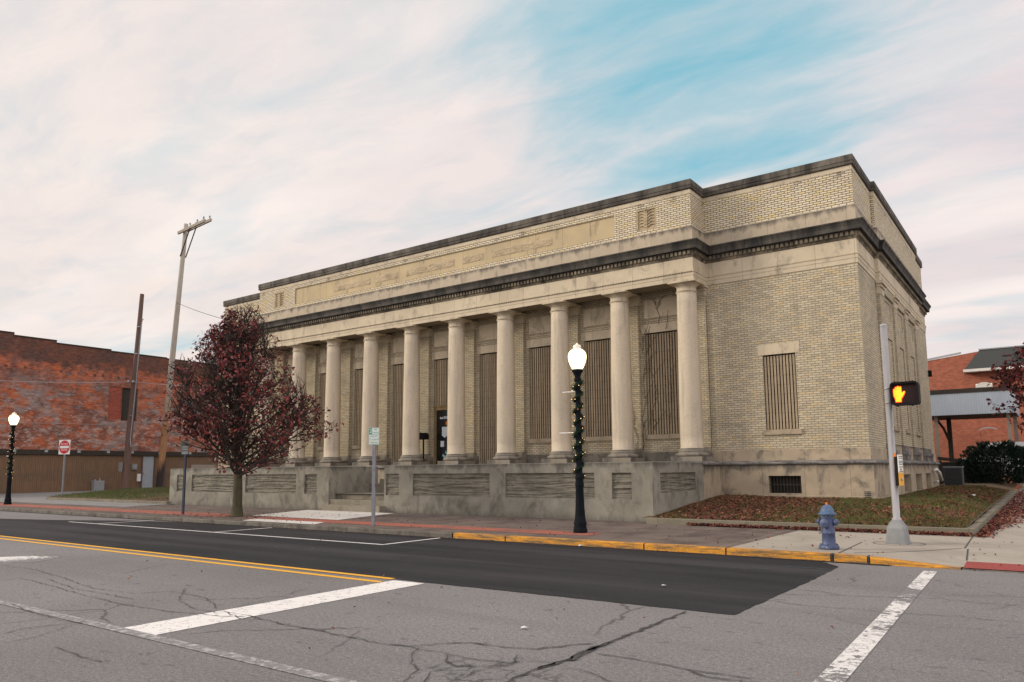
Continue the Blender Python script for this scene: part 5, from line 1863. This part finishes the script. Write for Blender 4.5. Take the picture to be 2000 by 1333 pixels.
# ================================================================== trees
def tree(loc, label, H, env, seed, nl, nleaf, leaf, trunk_h, trunk_r, group=None, shape=None):
    """env(h) gives the crown radius at height h above the ground"""
    r_ = random.Random(seed)
    t = thing('red_leaf_tree', loc, label, 'tree', group)
    tk = MB()
    lead = []
    n = 14
    for i in range(n + 1):
        h_ = H * 0.93 * i / n
        lead.append((0.05 * math.sin(h_ * 1.1) + 0.03 * r_.gauss(0, 1) * (i > 3), 0.05 * math.cos(h_ * 0.9) - 0.05, h_ - 0.05))
    cut = max(2, int(n * trunk_h / (H * 0.93)) + 1)
    tr_r = [trunk_r * (1.35 if i == 0 else 1.0) * max(0.06, (1 - 0.93 * i / n)) ** 0.9 for i in range(n + 1)]
    tk.tube(lead[:cut + 1], tr_r[:cut + 1], 12)
    tk.build('trunk', M['trunk'], t, local=True)
    bm = MB()
    bm.tube(lead[cut:], tr_r[cut:], 8)
    twigs = []

    def grow(p, d, L, r, lev):
        pts = [p]
        k = max(3, int(L / 0.22))
        for i in range(k):
            up_ = Vector((0, 0, 1))
            d = (d + up_ * (0.035 if lev == 0 else 0.07) + Vector((r_.gauss(0, 0.13), r_.gauss(0, 0.13), r_.gauss(0, 0.08)))).normalized()
            p = p + d * (L / k)
            rad = math.hypot(p.x, p.y)
            e = env(p.z, math.atan2(p.y, p.x))
            if rad > e or p.z > H * 0.985:
                break
            pts.append(p)
        if len(pts) < 2:
            return
        bm.tube(pts, [max(0.004, r * (1 - 0.75 * i / (len(pts) - 1))) for i in range(len(pts))], 5 if lev < 2 else 3, cap=False)
        if lev >= 1:
            for i in range(1, len(pts)):
                rad = math.hypot(pts[i].x, pts[i].y)
                if rad > 0.42 * env(pts[i].z, math.atan2(pts[i].y, pts[i].x)) or r_.random() < 0.35:
                    twigs.append((pts[i], lev))
        if lev < 2:
            for i in range(1, len(pts)):
                for _ in range(2 if lev < 1 else 1):
                    if r_.random() < (0.72 if lev == 0 else 0.7):
                        side = Vector((r_.gauss(0, 1), r_.gauss(0, 1), r_.gauss(0.25, 0.7))).normalized()
                        grow(pts[i], (d * 0.75 + side).normalized(), L * r_.uniform(0.28, 0.5), r * 0.45, lev + 1)
    for i in range(nl):
        u = i / nl
        h_ = trunk_h + (H * 0.88 - trunk_h) * (u ** 1.35)
        k = min(n - 1, int(h_ / (H * 0.93) * n))
        f = h_ / (H * 0.93) * n - k
        p = Vector(lead[k]).lerp(Vector(lead[k + 1]), f)
        a = i * 2.39996 + r_.uniform(-0.4, 0.4)
        el = R(r_.uniform(20, 40) + 42 * u)
        d = Vector((math.cos(a) * math.cos(el), math.sin(a) * math.cos(el), math.sin(el)))
        L = env(h_ + 0.8, a) * r_.uniform(1.15, 1.5) / max(0.45, math.cos(el))
        grow(p, d, min(L, 4.6), 0.055 * (1 - 0.65 * u), 0)
    bm.build('branches', M['bark'], t, local=True, uv=False)
    cr = MB()
    for _ in range(nleaf):
        p, lev = twigs[int(r_.random() * len(twigs))]
        if H > 7 and nz(p.x, p.y, p.z, 0.95) + 0.5 * nz(p.x, p.y, p.z, 2.6) < -0.04 + 0.035 * p.z * (H > 7) - 0.1 * (H > 7) + r_.uniform(-0.2, 0.12):
            continue
        c = p + Vector((r_.gauss(0, 0.085), r_.gauss(0, 0.085), r_.gauss(-0.03, 0.08)))
        a = Vector((r_.gauss(0, 1), r_.gauss(0, 1), r_.gauss(-0.5, 0.8))).normalized()
        b = a.cross(Vector((r_.gauss(0, 1), r_.gauss(0, 1), r_.gauss(0, 1)))).normalized()
        s_ = leaf * r_.uniform(0.6, 1.25)
        x_ = r_.random()
        mi = 0 if x_ < 0.42 else 1 if x_ < 0.74 else 2 if x_ < 0.93 else 3
        cr.quad(c - a * s_, c + b * s_ * 0.55 - a * s_ * 0.1, c + a * s_, c - b * s_ * 0.55 - a * s_ * 0.1, mi=mi)
    cr.build('crown', [M['leaf1'], M['leaf2'], M['leaf3'], M['leaf4']], t, local=True, uv=False)
    return t


TL = [(1.3, 0.3), (2, 1.9), (3, 2.6), (4, 2.75), (4.8, 2.5), (5.4, 1.75), (5.9, 1.4), (6.4, 1.05), (6.9, 0.6), (7.4, 0.2)]
TR = [(1.3, 0.3), (1.7, 1.5), (2, 2.4), (2.6, 2.95), (3.2, 3.05), (3.8, 2.7), (4.3, 2.0), (5, 1.75), (5.7, 1.7), (6.3, 1.3), (6.9, 0.85), (7.4, 0.3)]


def lut(tab, h_):
    if h_ <= tab[0][0]:
        return tab[0][1]
    for (h0, r0_), (h1, r1_) in zip(tab, tab[1:]):
        if h0 <= h_ <= h1:
            return r0_ + (r1_ - r0_) * (h_ - h0) / (h1 - h0)
    return 0.1


def env1(h_, a):
    # the crown is fuller and lower towards the columns than towards the alley
    w = 0.5 + 0.5 * math.cos(a - R(56))
    return (lut(TL, h_) * (1 - w) + lut(TR, h_) * w) * (0.95 + 0.12 * math.sin(3 * a + h_ * 1.3) + 0.07 * math.sin(7 * a - 2 * h_))


tree((-22.22, 15.06, 0.10), 'dark red leaved street tree before the left half of the colonnade', 7.45, env1, 5, 46, 13500, 0.072, 1.35, 0.17)


def env2(h_, a):
    if h_ < 2.2 or h_ > 6.6:
        return 0.3
    return 2.9 * math.sin(math.pi * (h_ - 1.9) / 4.9) ** 0.5 * (0.92 + 0.12 * math.sin(3 * a + h_))


tree((0.92, 36.0, 0.3), 'dark red leaved tree reaching in beside the pale canopy', 6.6, env2, 9, 26, 9000, 0.10, 2.2, 0.13)

# shrub
t = thing('evergreen_shrub', (-2.30, 46.0, 0.7), 'large dark clipped evergreen shrub before the orange brick building', 'shrub')
m = MB()
rs = random.Random(4)
for _ in range(5200):
    a = rs.uniform(0, 2 * math.pi)
    v = rs.random() ** 0.5
    zz = rs.random()
    prof_ = 0.72 + 0.35 * math.sin(math.pi * min(1, zz * 1.15)) - (0.25 if zz > 0.9 else 0)
    rad = prof_ * (1 + 0.10 * math.sin(4 * a + 3 * zz) + 0.08 * math.sin(9 * a))
    rr_ = 1 - 0.35 * rs.random() ** 2
    c = Vector((1.45 * rad * rr_ * math.cos(a), 1.3 * rad * rr_ * math.sin(a), 0.05 + 1.95 * zz + 0.16 * math.sin(5 * a) * zz))
    d = Vector((math.cos(a) + rs.gauss(0, .4), math.sin(a) + rs.gauss(0, .4), 0.8 + rs.gauss(0, .4))).normalized()
    s_ = d.cross(Vector((rs.gauss(0, 1), rs.gauss(0, 1), rs.gauss(0, 1)))).normalized()
    L = rs.uniform(0.12, 0.26)
    m.quad(c, c + d * L * 0.5 + s_ * 0.045, c + d * L, c + d * L * 0.5 - s_ * 0.045, mi=0 if rs.random() < 0.7 else 1)
m.build('foliage', [M['yew1'], M['yew2']], t, local=True)
m = MB()
for k in range(5):
    a = 1.3 * k
    m.tube([(0.1 * math.cos(a), 0.1 * math.sin(a), -0.05), (0.5 * math.cos(a), 0.5 * math.sin(a), 0.7), (0.8 * math.cos(a), 0.8 * math.sin(a), 1.5)], [0.05, 0.04, 0.02], 6)
m.build('stems', M['bark'], t, local=True)

# ================================================================== left: old brick building with its boarded annex
LX = -61.0
t = thing('brick_building', (-70, 36, 0.2), 'tall weathered red brick wall with peeling grey paint at far left', 'building')
steps_ = [(14, 22.3, 11.84), (22.3, 25.2, 11.66), (25.2, 29.3, 11.47), (29.3, 34.0, 11.36), (34, 62, 11.30)]
mb = MB()
OPW = (30.35, 31.65, 5.86, 8.53, 0.18)
OPR = (29.30, 30.34, 5.94, 8.56, 0.06)
for a, b, z in steps_:
    wall(mb, 'y', LX, a, b, 0.0, z, [o for o in (OPW, OPR) if a <= o[0] < b and o[1] <= b])
    mb.quad((LX, a, z), (LX, b, z), (LX - 12, b, z), (LX - 12, a, z))
mb.quad((LX, 14, 0), (LX, 14, 11.84), (-85, 14, 11.84), (-85, 14, 0))
mb.quad((LX, 62, 0), (LX, 62, 11.3), (-85, 62, 11.3), (-85, 62, 0))
for (a, b, z), (c, d, z2_) in zip(steps_, steps_[1:]):
    mb.quad((LX, b, z2_), (LX, b, z), (LX - 12, b, z), (LX - 12, b, z2_))
mb.build('wall', M['redwall'], t)
mb = MB()
for a, b, z in steps_:
    mb.box(LX - 0.42, LX + 0.05, a + 0.01, b - 0.01, z + 0.002, z + 0.09)
mb.build('coping', M['dark_wood'], t)
m = MB().quad((LX - 0.17, 30.35, 5.86), (LX - 0.17, 31.65, 5.86), (LX - 0.17, 31.65, 8.53), (LX - 0.17, 30.35, 8.53))
m.build('boarded_window', M['dark_wood'], t)
m = MB().quad((LX - 0.055, 29.30, 5.94), (LX - 0.055, 30.34, 5.94), (LX - 0.055, 30.34, 8.56), (LX - 0.055, 29.30, 8.56))
m.build('bricked_window', M['redpatch'], t)
mb = MB()
rq = random.Random(2)
for i in range(26):
    y = 20.6 + i * 0.62
    if rq.random() < 0.3:
        continue
    h_ = 9.55 - i * 0.006
    mb = MB().box(LX + 0.003, LX + 0.03, y, y + 0.17, h_ - 0.26 * rq.uniform(.4, 1), h_ - rq.uniform(0, 0.06))
    mb.build('joist_pocket', M['pole_dark'] if rq.random() < 0.7 else M['redpatch'], t)

t = thing('boarded_annex', (-60.5, 36, 0.25), 'low brown boarded lean-to along the foot of the red brick wall', 'annex')
mb = MB()
wall(mb, 'y', -60.45, 15, 62, 0.0, 3.02, [(32.07, 33.0, 0.05, 2.98, 0.06)])
mb.quad((-60.45, 15, 0), (-60.45, 15, 3.02), (-61, 15, 3.02), (-61, 15, 0))
mb.build('siding', M['siding'], t)
mb = MB()
mb.box(-60.98, -60.30, 15, 62, 3.022, 3.16)
mb.box(-60.98, -60.36, 15, 62, 3.162, 3.38)
mb.build('fascia', M['dark_wood'], t)
for y in (20.5, 22.5, 24.6, 26.9, 29.1, 31.0, 33.3, 36.0):
    mb = MB().box(-60.36, -60.33, y, y + 0.22, 3.19, 3.36)
    mb.build('bracket', M['flashing'], t)
m = MB().box(-60.50, -60.46, 32.08, 32.99, 0.15, 2.97)
d_ = m.build('door', M['grey_door'], t)
m = MB().box(-60.455, -60.40, 32.16, 32.26, 1.55, 1.68)
m.build('handle', M['galv'], d_)
for xo, ya, yb_ in ((-60.40, 31.95, 32.06), (-60.40, 33.01, 33.12), (-60.32, 33.75, 33.95)):
    m = MB().box(-60.46, xo, ya, yb_, 0.1, 3.0)
    m.build('door_post', M['pole_dark'], t)
t = thing('electric_meter', (-60.40, 31.35, 1.9), 'grey electric meter box on brown boards beside the grey door', 'meter')
MB().box(-60.44, -60.28, 31.15, 31.55, 1.90, 2.35).build('box', M['grey_box'], t)
m = MB().box(-60.279, -60.24, 31.27, 31.45, 2.04, 2.22)
m.build('dial', M['insul'], t)
t = thing('junction_box', (-60.40, 31.75, 0.9), 'small pale upright box low on the boards beside the grey door', 'box')
MB().box(-60.44, -60.32, 31.62, 31.90, 0.95, 1.55).build('box', M['white_bar'], t)
t = thing('gas_meter', (-60.1, 28.45, 0.27), 'squat grey utility box on the ground against the brown boards', 'utility box')
MB().box(-60.40, -59.9, 28.1, 28.85, 0.27, 1.05).build('casing', M['grey_box'], t, bevel=0.03)
m = MB().tube([(-60.2, 28.6, 1.0), (-60.2, 28.6, 1.25), (-60.4, 28.6, 1.25)], 0.04, 8)
m.tube([(-60.2, 28.25, 1.0), (-60.2, 28.25, 1.15)], 0.05, 8)
m.build('pipe', M['grey_box'], t)
m = MB()
t = thing('notice_board', (-60.35, 37.3, 1.8), 'pale board with two small white notices on the brown boards', 'board')
MB().box(-60.44, -60.38, 36.3, 38.6, 1.2, 2.30).build('panel', M['post_pale'], t)
for a, b, c, d in ((37.1, 37.5, 1.85, 1.98), (38.1, 38.3, 1.55, 2.0)):
    m = MB().box(-60.379, -60.37, a, b, c, d)
    m.build('notice', M['paper'], t)

# utility poles
t = thing('utility_pole', (-58.54, 32.47, 0.25), 'tall pale leaning utility pole with double crossarm on top', 'utility pole')
p0, p1 = Vector((-58.54, 32.47, 0.2)), Vector((-56.35, 32.47, 21.95))
m = MB().tube([p0, p0.lerp(p1, .35), p0.lerp(p1, .7), p1], [0.27, 0.235, 0.195, 0.16], 14)
m.build('pole', M['pole'], t)
for dy in (-0.26, 0.26):
    m = MB()
    a = Vector((-57.05, 32.47 + dy, 21.35 + dy * 0.4))
    b = Vector((-53.2, 32.47 + dy, 21.62 + dy * 0.4))
    dz_ = Vector((0, 0, 0.11))
    dy_ = Vector((0, 0.07, 0))
    for q in (0, 1):
        pass
    c8 = [a - dz_ - dy_, b - dz_ - dy_, b - dz_ + dy_, a - dz_ + dy_, a + dz_ - dy_, b + dz_ - dy_, b + dz_ + dy_, a + dz_ + dy_]
    for q in ((3, 2, 1, 0), (4, 5, 6, 7), (0, 1, 5, 4), (1, 2, 6, 5), (2, 3, 7, 6), (3, 0, 4, 7)):
        m.quad(*[c8[i] for i in q])
    arm = m.build('crossarm', M['pole_pale'], t)
    for f in (0.45, 0.72, 0.95):
        q = a.lerp(b, f) + Vector((0, 0, 0.11))
        m = MB().lathe([(0.018, 0.0), (0.018, 0.12), (0.07, 0.13), (0.055, 0.18), (0.075, 0.20), (0.05, 0.28), (0.0, 0.30)], q.x, q.y, q.z, 10)
        m.build('insulator', M['insul'], arm)
    m = MB().tube([a.lerp(b, 0.50) + Vector((0, -0.09, -0.1)), Vector((-56.62, 32.47 + dy * 0.9, 19.2))], 0.045, 6)
    m.build('brace', M['pole_dark'], t)
t = thing('utility_pole', (-57.96, 29.42, 0.25), 'shorter dark brown utility pole without arms before the red brick wall', 'utility pole')
p0, p1 = Vector((-57.96, 29.42, 0.2)), Vector((-56.9, 29.42, 15.55))
m = MB().tube([p0, p0.lerp(p1, .5), p1], [0.27, 0.215, 0.15], 14)
m.build('pole', M['pole_dark'], t)
m = MB().tube([(-57.1, 29.3, 3.6), (-57.25, 29.3, 4.2), (-56.85, 29.3, 8.5), (-56.5, 29.3, 13.2), (-56.42, 29.3, 13.45), (-56.30, 29.3, 13.45)], 0.04, 7)
m.build('conduit', M['grey_post'], t)
for z in (6.0, 8.6, 10.8, 12.9):
    x = -57.96 + (z / 15.35) * 1.06
    m = MB().box(x + 0.15, x + 0.42, 29.2, 29.3, z - 0.03, z + 0.03)
    m.build('conduit_bracket', M['grey_post'], t)
m = MB().box(-58.25, -57.75, 29.02, 29.06, 1.75, 2.45)
m.build('metal_plate', M['grey_box'], t)
for x, y, z in ((-56.95, 29.1, 8.55), (-57.55, 29.05, 8.6)):
    m = MB().lathe([(0.05, 0), (0.07, 0.08), (0.05, 0.16)], x, y, z, 8)
    m.build('insulator', M['insul'], t)


def cable(label, a, b, sag, r, mt, n=16):
    a, b = Vector(a), Vector(b)
    pts = []
    for i in range(n + 1):
        u = i / n
        p = a.lerp(b, u)
        pts.append((p.x, p.y, p.z - sag * 4 * u * (1 - u)))
    m = MB().tube(pts, r, 5)
    o = m.build('cable', mt)
    return tag(o, label, 'cable', 'overhead cables by the poles')


cable('pale thin cable running left from the dark pole across the brick wall', (-57.5, 29.05, 8.62), (-59.6, 12.0, 8.1), 0.35, 0.022, M['wire_pale'])
cable('pale thin cable from the dark pole behind the red leaved tree', (-57.0, 29.1, 8.62), (-38.6, 33.0, 7.9), 0.5, 0.022, M['wire_pale'])
cable('thin dark cable from the tall pole to the cornice of the columned building', (-56.95, 32.3, 15.4), (-38.9, 26.0, 10.5), 0.12, 0.018, M['wire'])
cable('lower thin cable along the brick wall below the first', (-60.6, 12.0, 5.35), (-60.9, 29.0, 5.45), 0.08, 0.018, M['wire_pale'])

# ================================================================== right: orange brick building, canopy and yard
t = thing('orange_brick_building', (0, 64, 0.5), 'orange red brick building with dark hipped roof end behind the canopy', 'building')
YR = 60.0
mb = MB()
z1_ = 7.2
wall(mb, 'x', YR, -14, 12, 0.0, 6.2, [(-3.86, -2.90, 2.2, 4.02, 0.02)])
wall(mb, 'x', YR, -14, 12, 6.2, 8.55, [(-3.90, -2.93, 6.2, 7.28, 0.15)])
mb.quad((-14, YR, 8.55), (12, YR, 8.55), (12, YR, 9.0), (-1.2, YR, 9.5), (-3.6, YR, 9.5), (-6.9, YR, 9.10), (-14, YR, 8.55))
mb.quad((12, YR, 0), (12, YR + 14, 0), (12, YR + 14, 9.6), (12, YR, 9.6))
mb.quad((-14, YR, 0), (-14, YR + 14, 0), (-14, YR + 14, 8.5), (-14, YR, 8.5))
mb.build('wall', M['redwall2'], t)
mb = MB()
mb.quad((-14, YR - 0.06, 8.55), (-6.9, YR - 0.06, 9.10), (-4.6, YR - 0.06, 9.42), (-4.6, YR - 0.06, 9.56), (-6.9, YR - 0.06, 9.24), (-14, YR - 0.06, 8.70))
mb.quad((-14, YR - 0.06, 8.70), (-6.9, YR - 0.06, 9.24), (-4.6, YR - 0.06, 9.56), (-4.6, YR + 0.3, 9.56), (-6.9, YR + 0.3, 9.24), (-14, YR + 0.3, 8.70))
mb.build('parapet_flashing', M['flashing'], t)
mb = MB()
mb.quad((-4.45, YR - 0.7, 8.22), (1.2, YR - 0.7, 8.22), (-0.95, YR - 0.06, 9.58), (-3.50, YR - 0.06, 9.58))
mb.quad((-4.45, YR - 0.7, 8.22), (-3.50, YR - 0.06, 9.58), (-3.50, YR + 5, 9.58), (-4.45, YR + 5, 8.22))
mb.quad((1.2, YR - 0.7, 8.22), (1.2, YR + 5, 8.22), (-0.95, YR + 5, 9.58), (-0.95, YR - 0.06, 9.58))
mb.quad((-3.50, YR - 0.06, 9.58), (-0.95, YR - 0.06, 9.58), (-0.95, YR + 5, 9.66), (-3.50, YR + 5, 9.66))
rf = mb.build('roof', M['roof_felt'], t)
m = MB().box(-4.5, 1.25, YR - 0.75, YR - 0.68, 8.06, 8.24)
m.box(-4.5, 1.25, YR - 0.677, YR - 0.02, 8.06, 8.10)
m.build('eaves_board', M['white_trim'], rf)
m = MB().box(-3.55, -0.9, YR - 0.12, YR - 0.02, 9.585, 9.66)
m.build('ridge_flashing', M['flashing'], rf)
m = MB()
arch = [(-3.41 + 0.5 * math.cos(R(a)), 7.02 + 0.34 * math.sin(R(a))) for a in range(0, 181, 15)]
m.slab([(-2.91, 6.2)] + arch + [(-3.91, 6.2)], YR - 0.03, YR + 0.14)
wn_ = m.build('window', M['white_trim'], t)
m = MB()
for xx in (-3.74, -3.53, -3.32, -3.11):
    m.box(xx - 0.0, xx + 0.17, YR - 0.045, YR - 0.032, 6.2, 6.98)
m.build('pane', M['void'], wn_)
m = MB().quad((-3.86, YR + 0.018, 2.2), (-2.90, YR + 0.018, 2.2), (-2.90, YR + 0.018, 4.02), (-3.86, YR + 0.018, 4.02))
m.build('bricked_window', M['redwall2'], t)
m = MB()
arch = [(-3.38 + 0.52 * math.cos(R(a)), 4.0 + 0.2 * math.sin(R(a))) for a in range(0, 181, 12)]
for (ax, az), (bx, bz) in zip(arch, arch[1:]):
    m.quad((ax, YR - 0.012, az), (bx, YR - 0.012, bz), (bx, YR - 0.012, bz + 0.07), (ax, YR - 0.012, az + 0.07))
m.build('arch_mortar', M['flashing'], t)

t = thing('canopy', (-3.5, 50, 0.8), 'pale corrugated metal canopy on posts joined to the rear of the columned building', 'canopy')
m = MB()
m.box(-9, -1.42, 50.0, 50.05, 4.60, 5.86)
m.box(-1.47, -1.42, 50.051, 55.5, 4.60, 5.86)
m.build('fascia', M['corrugated'], t)
m = MB().box(-9, -1.36, 49.94, 55.6, 5.862, 6.10)
m.build('roof', M['dark_wood'], t)
m = MB().box(-9, -1.48, 50.06, 55.5, 4.62, 4.70)
m.build('soffit', M['dark_wood'], t)
for x, y, w, mt in ((-5.42, 50.5, 0.09, 'post_pale'), (-5.05, 53.5, 0.12, 'dark_wood'), (-1.83, 50.5, 0.085, 'post_pale'), (-1.62, 53.5, 0.10, 'post_pale')):
    m = MB().box(x - w, x + w, y - w, y + w, 0.5, 4.62)
    m.build('post', M[mt], t)
m = MB().tube([(-5.72, 53.4, 4.6), (-5.35, 53.4, 4.0), (-5.12, 53.4, 3.3)], 0.08, 6)
m.build('brace', M['dark_wood'], t)

t = thing('low_wall', (-4, 47.2, 0.6), 'dark low retaining wall between the building and the shrub', 'wall')
MB().box(-6.5, -2.2, 47.0, 47.3, 0.3, 1.80).build('wall_body', M['low_wall'], t)
m = MB().box(-6.5, -2.2, 46.96, 47.34, 1.802, 1.88)
m.build('cap', M['low_wall'], t)
t = thing('guard_rail', (-4.3, 46.0, 0.7), 'dark sloping timber rail above the low wall', 'rail')
m = MB()
m.slab([(-5.0, 1.98), (-3.55, 1.80), (-3.55, 1.96), (-5.0, 2.16)], 46.0, 46.08)
m.build('rail', M['dark_wood'], t)
for x in (-4.9, -3.65):
    m = MB().box(x - 0.05, x + 0.05, 46.085, 46.18, 0.6, 1.95)
    m.build('post', M['dark_wood'], t)
t = thing('air_conditioner', (-3.85, 40.9, 0.62), 'dark grey air conditioner cabinet behind the building corner', 'air conditioner')
MB().box(-4.20, -3.45, 40.6, 41.3, 0.62, 1.58).build('casing', M['ac'], t, bevel=0.03)
m = MB().box(-4.22, -3.43, 40.58, 41.32, 1.582, 1.63)
m.build('lid', M['grey_box'], t)
m = MB()
for k in range(14):
    m.box(-4.15, -3.50, 40.585, 40.598, 0.72 + k * 0.058, 0.735 + k * 0.058)
m.build('louvre', M['void'], t)

# parked white car hidden but for its roof
t = thing('parked_car', (-2.1, 50.5, 0.75), 'white car showing only its roof above the evergreen shrub', 'car')
g0 = 0.80
m = MB()
m.slab([(-4.3, g0 + 0.35), (0.1, g0 + 0.35), (0.15, g0 + 0.9), (-0.1, g0 + 1.25), (-0.5, g0 + 1.85), (-0.9, g0 + 2.02), (-2.4, g0 + 2.05), (-2.9, g0 + 1.95), (-3.4, g0 + 1.35), (-4.2, g0 + 1.15)], 48.2, 49.9)
bd = m.build('body', M['car_paint'], t, bevel=0.08)
m = MB()
m.slab([(-3.15, g0 + 1.38), (-0.55, g0 + 1.38), (-0.75, g0 + 1.80), (-2.75, g0 + 1.82)], 48.17, 48.19)
m.build('window', M['car_glass'], t)
for x in (-3.4, -0.8):
    m = MB().lathe([(0.0, -0.1), (0.33, -0.1), (0.35, 0.0), (0.33, 0.1), (0.0, 0.1)], x, 48.25, g0 + 0.33, 20, axis='y')
    m.build('wheel', M['tyre'], t)

# ================================================================== grass, fallen leaves, litter
def blades(mb, n, reg, zf, hgt, pick, seed):
    r_ = random.Random(seed)
    c = 0
    while c < n:
        x, y = reg(r_)
        mi, ok = pick(x, y, r_)
        c += 1
        if not ok:
            continue
        z = zf(x, y)
        a = r_.uniform(0, math.pi)
        w = r_.uniform(0.006, 0.013)
        h_ = hgt * r_.uniform(0.5, 1.3)
        lx, ly = r_.gauss(0, 0.5) * h_, r_.gauss(0, 0.5) * h_
        mb.quad((x - w * math.cos(a), y - w * math.sin(a), z - 0.01), (x + w * math.cos(a), y + w * math.sin(a), z - 0.01), (x + lx, y + ly, z + h_), mi=mi)


def reg_lawn(r_):
    if r_.random() < 0.72:
        return r_.uniform(-9.0, -1.66), r_.uniform(19.04, 24.85)
    return r_.uniform(-4.2, -1.66), r_.uniform(24.85, 40)


def pick_lawn(x, y, r_):
    gfac = 0.5 + 0.5 * nz(x, y, 3, 0.55) + 0.35 * nz(x, y, 5, 1.7)
    gfac += 0.25 * (x > -5.2) - 0.2 * (x < -6.5) + 0.15 * (25.5 < y < 31) + (0.2 if -3.6 < x < -2 and y < 21 else 0)
    if gfac > 0.62:
        return (0 if r_.random() < 0.8 else 1), True
    return 1 if r_.random() < 0.75 else 0, r_.random() < 0.55


mb = MB()
blades(mb, 64000, reg_lawn, zl, 0.065, pick_lawn, 1)


def reg_isl(r_):
    while True:
        x, y = r_.uniform(-57.5, -34), r_.uniform(19.5, 33)
        if inside(x, y, ISL):
            return x, y


def pick_isl(x, y, r_):
    if x < -38.5 + 2.5 * nz(x, y, 2, 0.3):
        return (2 if r_.random() < 0.75 else 0), True
    return (1 if r_.random() < 0.8 else 0), r_.random() < 0.7


blades(mb, 26000, reg_isl, zi, 0.10, pick_isl, 2)
tag(mb.build('grass', [M['grass1'], M['grass2'], M['grass3']], uv=False), 'short patchy grass on the corner lawn and the roadside island', 'grass', kind='stuff')


def leaf(mb, x, y, z, r_, s, mi):
    n_ = Vector((r_.gauss(0, 0.45), r_.gauss(0, 0.45), 1)).normalized()
    a = n_.cross(Vector((r_.gauss(0, 1), r_.gauss(0, 1), 0.1))).normalized() * s
    b = n_.cross(a.normalized()) * s * 0.6
    c = Vector((x, y, z + 0.012))
    up_ = Vector((0, 0, r_.uniform(0, 0.5) * s))
    mb.quad(c - a, c + b * 0.9 + up_, c + a, c - b * 0.9 + up_ * 0.4, mi=mi)


mb = MB()
rl = random.Random(77)


def pick_leaf():
    x = rl.random()
    return 0 if x < 0.48 else 1 if x < 0.70 else 2


for _ in range(16000):
    x, y = reg_lawn(rl)
    dens = 0.64 + 0.55 * nz(x, y, 9, 0.7) + 0.5 * nz(x, y, 4, 2.6) + 0.35 * (x < -6) - 0.12 * (x > -5) + 0.3 * (y > 31) - 0.35 * (25.5 < y < 29.5) - 0.1 * (x > -4 and y < 22)
    if rl.random() < dens:
        leaf(mb, x, y, zl(x, y) + rl.uniform(0, 0.02), rl, rl.uniform(0.03, 0.07), pick_leaf())
for _ in range(2600):      # drifts along the lawn kerb, sidewalk and corner
    x = rl.uniform(-7.9, -1.5)
    y = 18.84 - abs(rl.gauss(0, 0.09))
    leaf(mb, x, y, zs(x, y) + rl.uniform(0, 0.06), rl, rl.uniform(0.025, 0.045), pick_leaf())
for _ in range(5200):
    y = rl.uniform(18.6, 44)
    x = -1.42 + abs(rl.gauss(0, 0.12 + max(0, y - 20) * 0.06))
    if x < 2.8:
        leaf(mb, x, y, zs(x, y) + rl.uniform(0, 0.04), rl, rl.uniform(0.03, 0.055), pick_leaf())
for _ in range(420):
    x, y = rl.uniform(-34, 0.5), rl.uniform(14.1, 18.8)
    leaf(mb, x, y, zs(x, y) + 0.004, rl, rl.uniform(0.02, 0.04), pick_leaf())
for _ in range(150):
    x = rl.uniform(-30, -1)
    leaf(mb, x, 13.78 - abs(rl.gauss(0, 0.06)), 0.0, rl, rl.uniform(0.02, 0.04), pick_leaf())
for _ in range(60):
    x, y = rl.uniform(-14, -1), rl.uniform(4.2, 12)
    leaf(mb, x, y, 0.002, rl, rl.uniform(0.015, 0.03), pick_leaf())
for _ in range(700):
    x, y = reg_isl(rl)
    leaf(mb, x, y, zi(x, y) + 0.02, rl, rl.uniform(0.04, 0.07), pick_leaf())
for _ in range(260):
    x, y = -22.2 + rl.gauss(0, 1.6), 15.1 + rl.gauss(0, 0.7)
    if 14 < y < 19:
        leaf(mb, x, y, 0.135, rl, rl.uniform(0.02, 0.04), pick_leaf())
tag(mb.build('fallen_leaves', [M['fallen1'], M['fallen2'], M['fallen3']], uv=False), 'red and brown fallen leaves drifted over lawn, kerb and sidewalk', 'leaves', kind='stuff')

for (x, y, z, s, lab) in ((-4.47, 6.39, 0.012, 0.04, 'small white scrap on the grey asphalt near the cracks'), (-8.14, 13.72, 0.02, 0.05, 'white scrap lying in the gutter by the yellow kerb'), (-4.45, 9.69, 0.016, 0.035, 'tiny pale scrap on the fresh dark asphalt'), (-2.3, 30.2, 0.62, 0.09, 'white scrap on the leafy ground beside the building'), (-2.9, 37.0, 0.66, 0.10, 'white scrap among leaves before the shrub'), (-3.0, 33.5, 0.65, 0.07, 'small white scrap on the grass near the cellar windows')):
    m = MB()
    rk = random.Random(int(x * 100))
    pts = [(x + s * rk.uniform(.6, 1.2) * math.cos(R(60 * k)), y + s * rk.uniform(.6, 1.2) * math.sin(R(60 * k)), z + rk.uniform(0, s * 0.5)) for k in range(6)]
    c = (x, y, z + s * 0.55)
    for k in range(6):
        m.quad(pts[k], pts[(k + 1) % 6], c)
        m.quad(pts[(k + 1) % 6], pts[k], (x, y, z - 0.005))
    tag(m.build('litter', M['litter']), lab, 'litter', 'scraps of white litter')
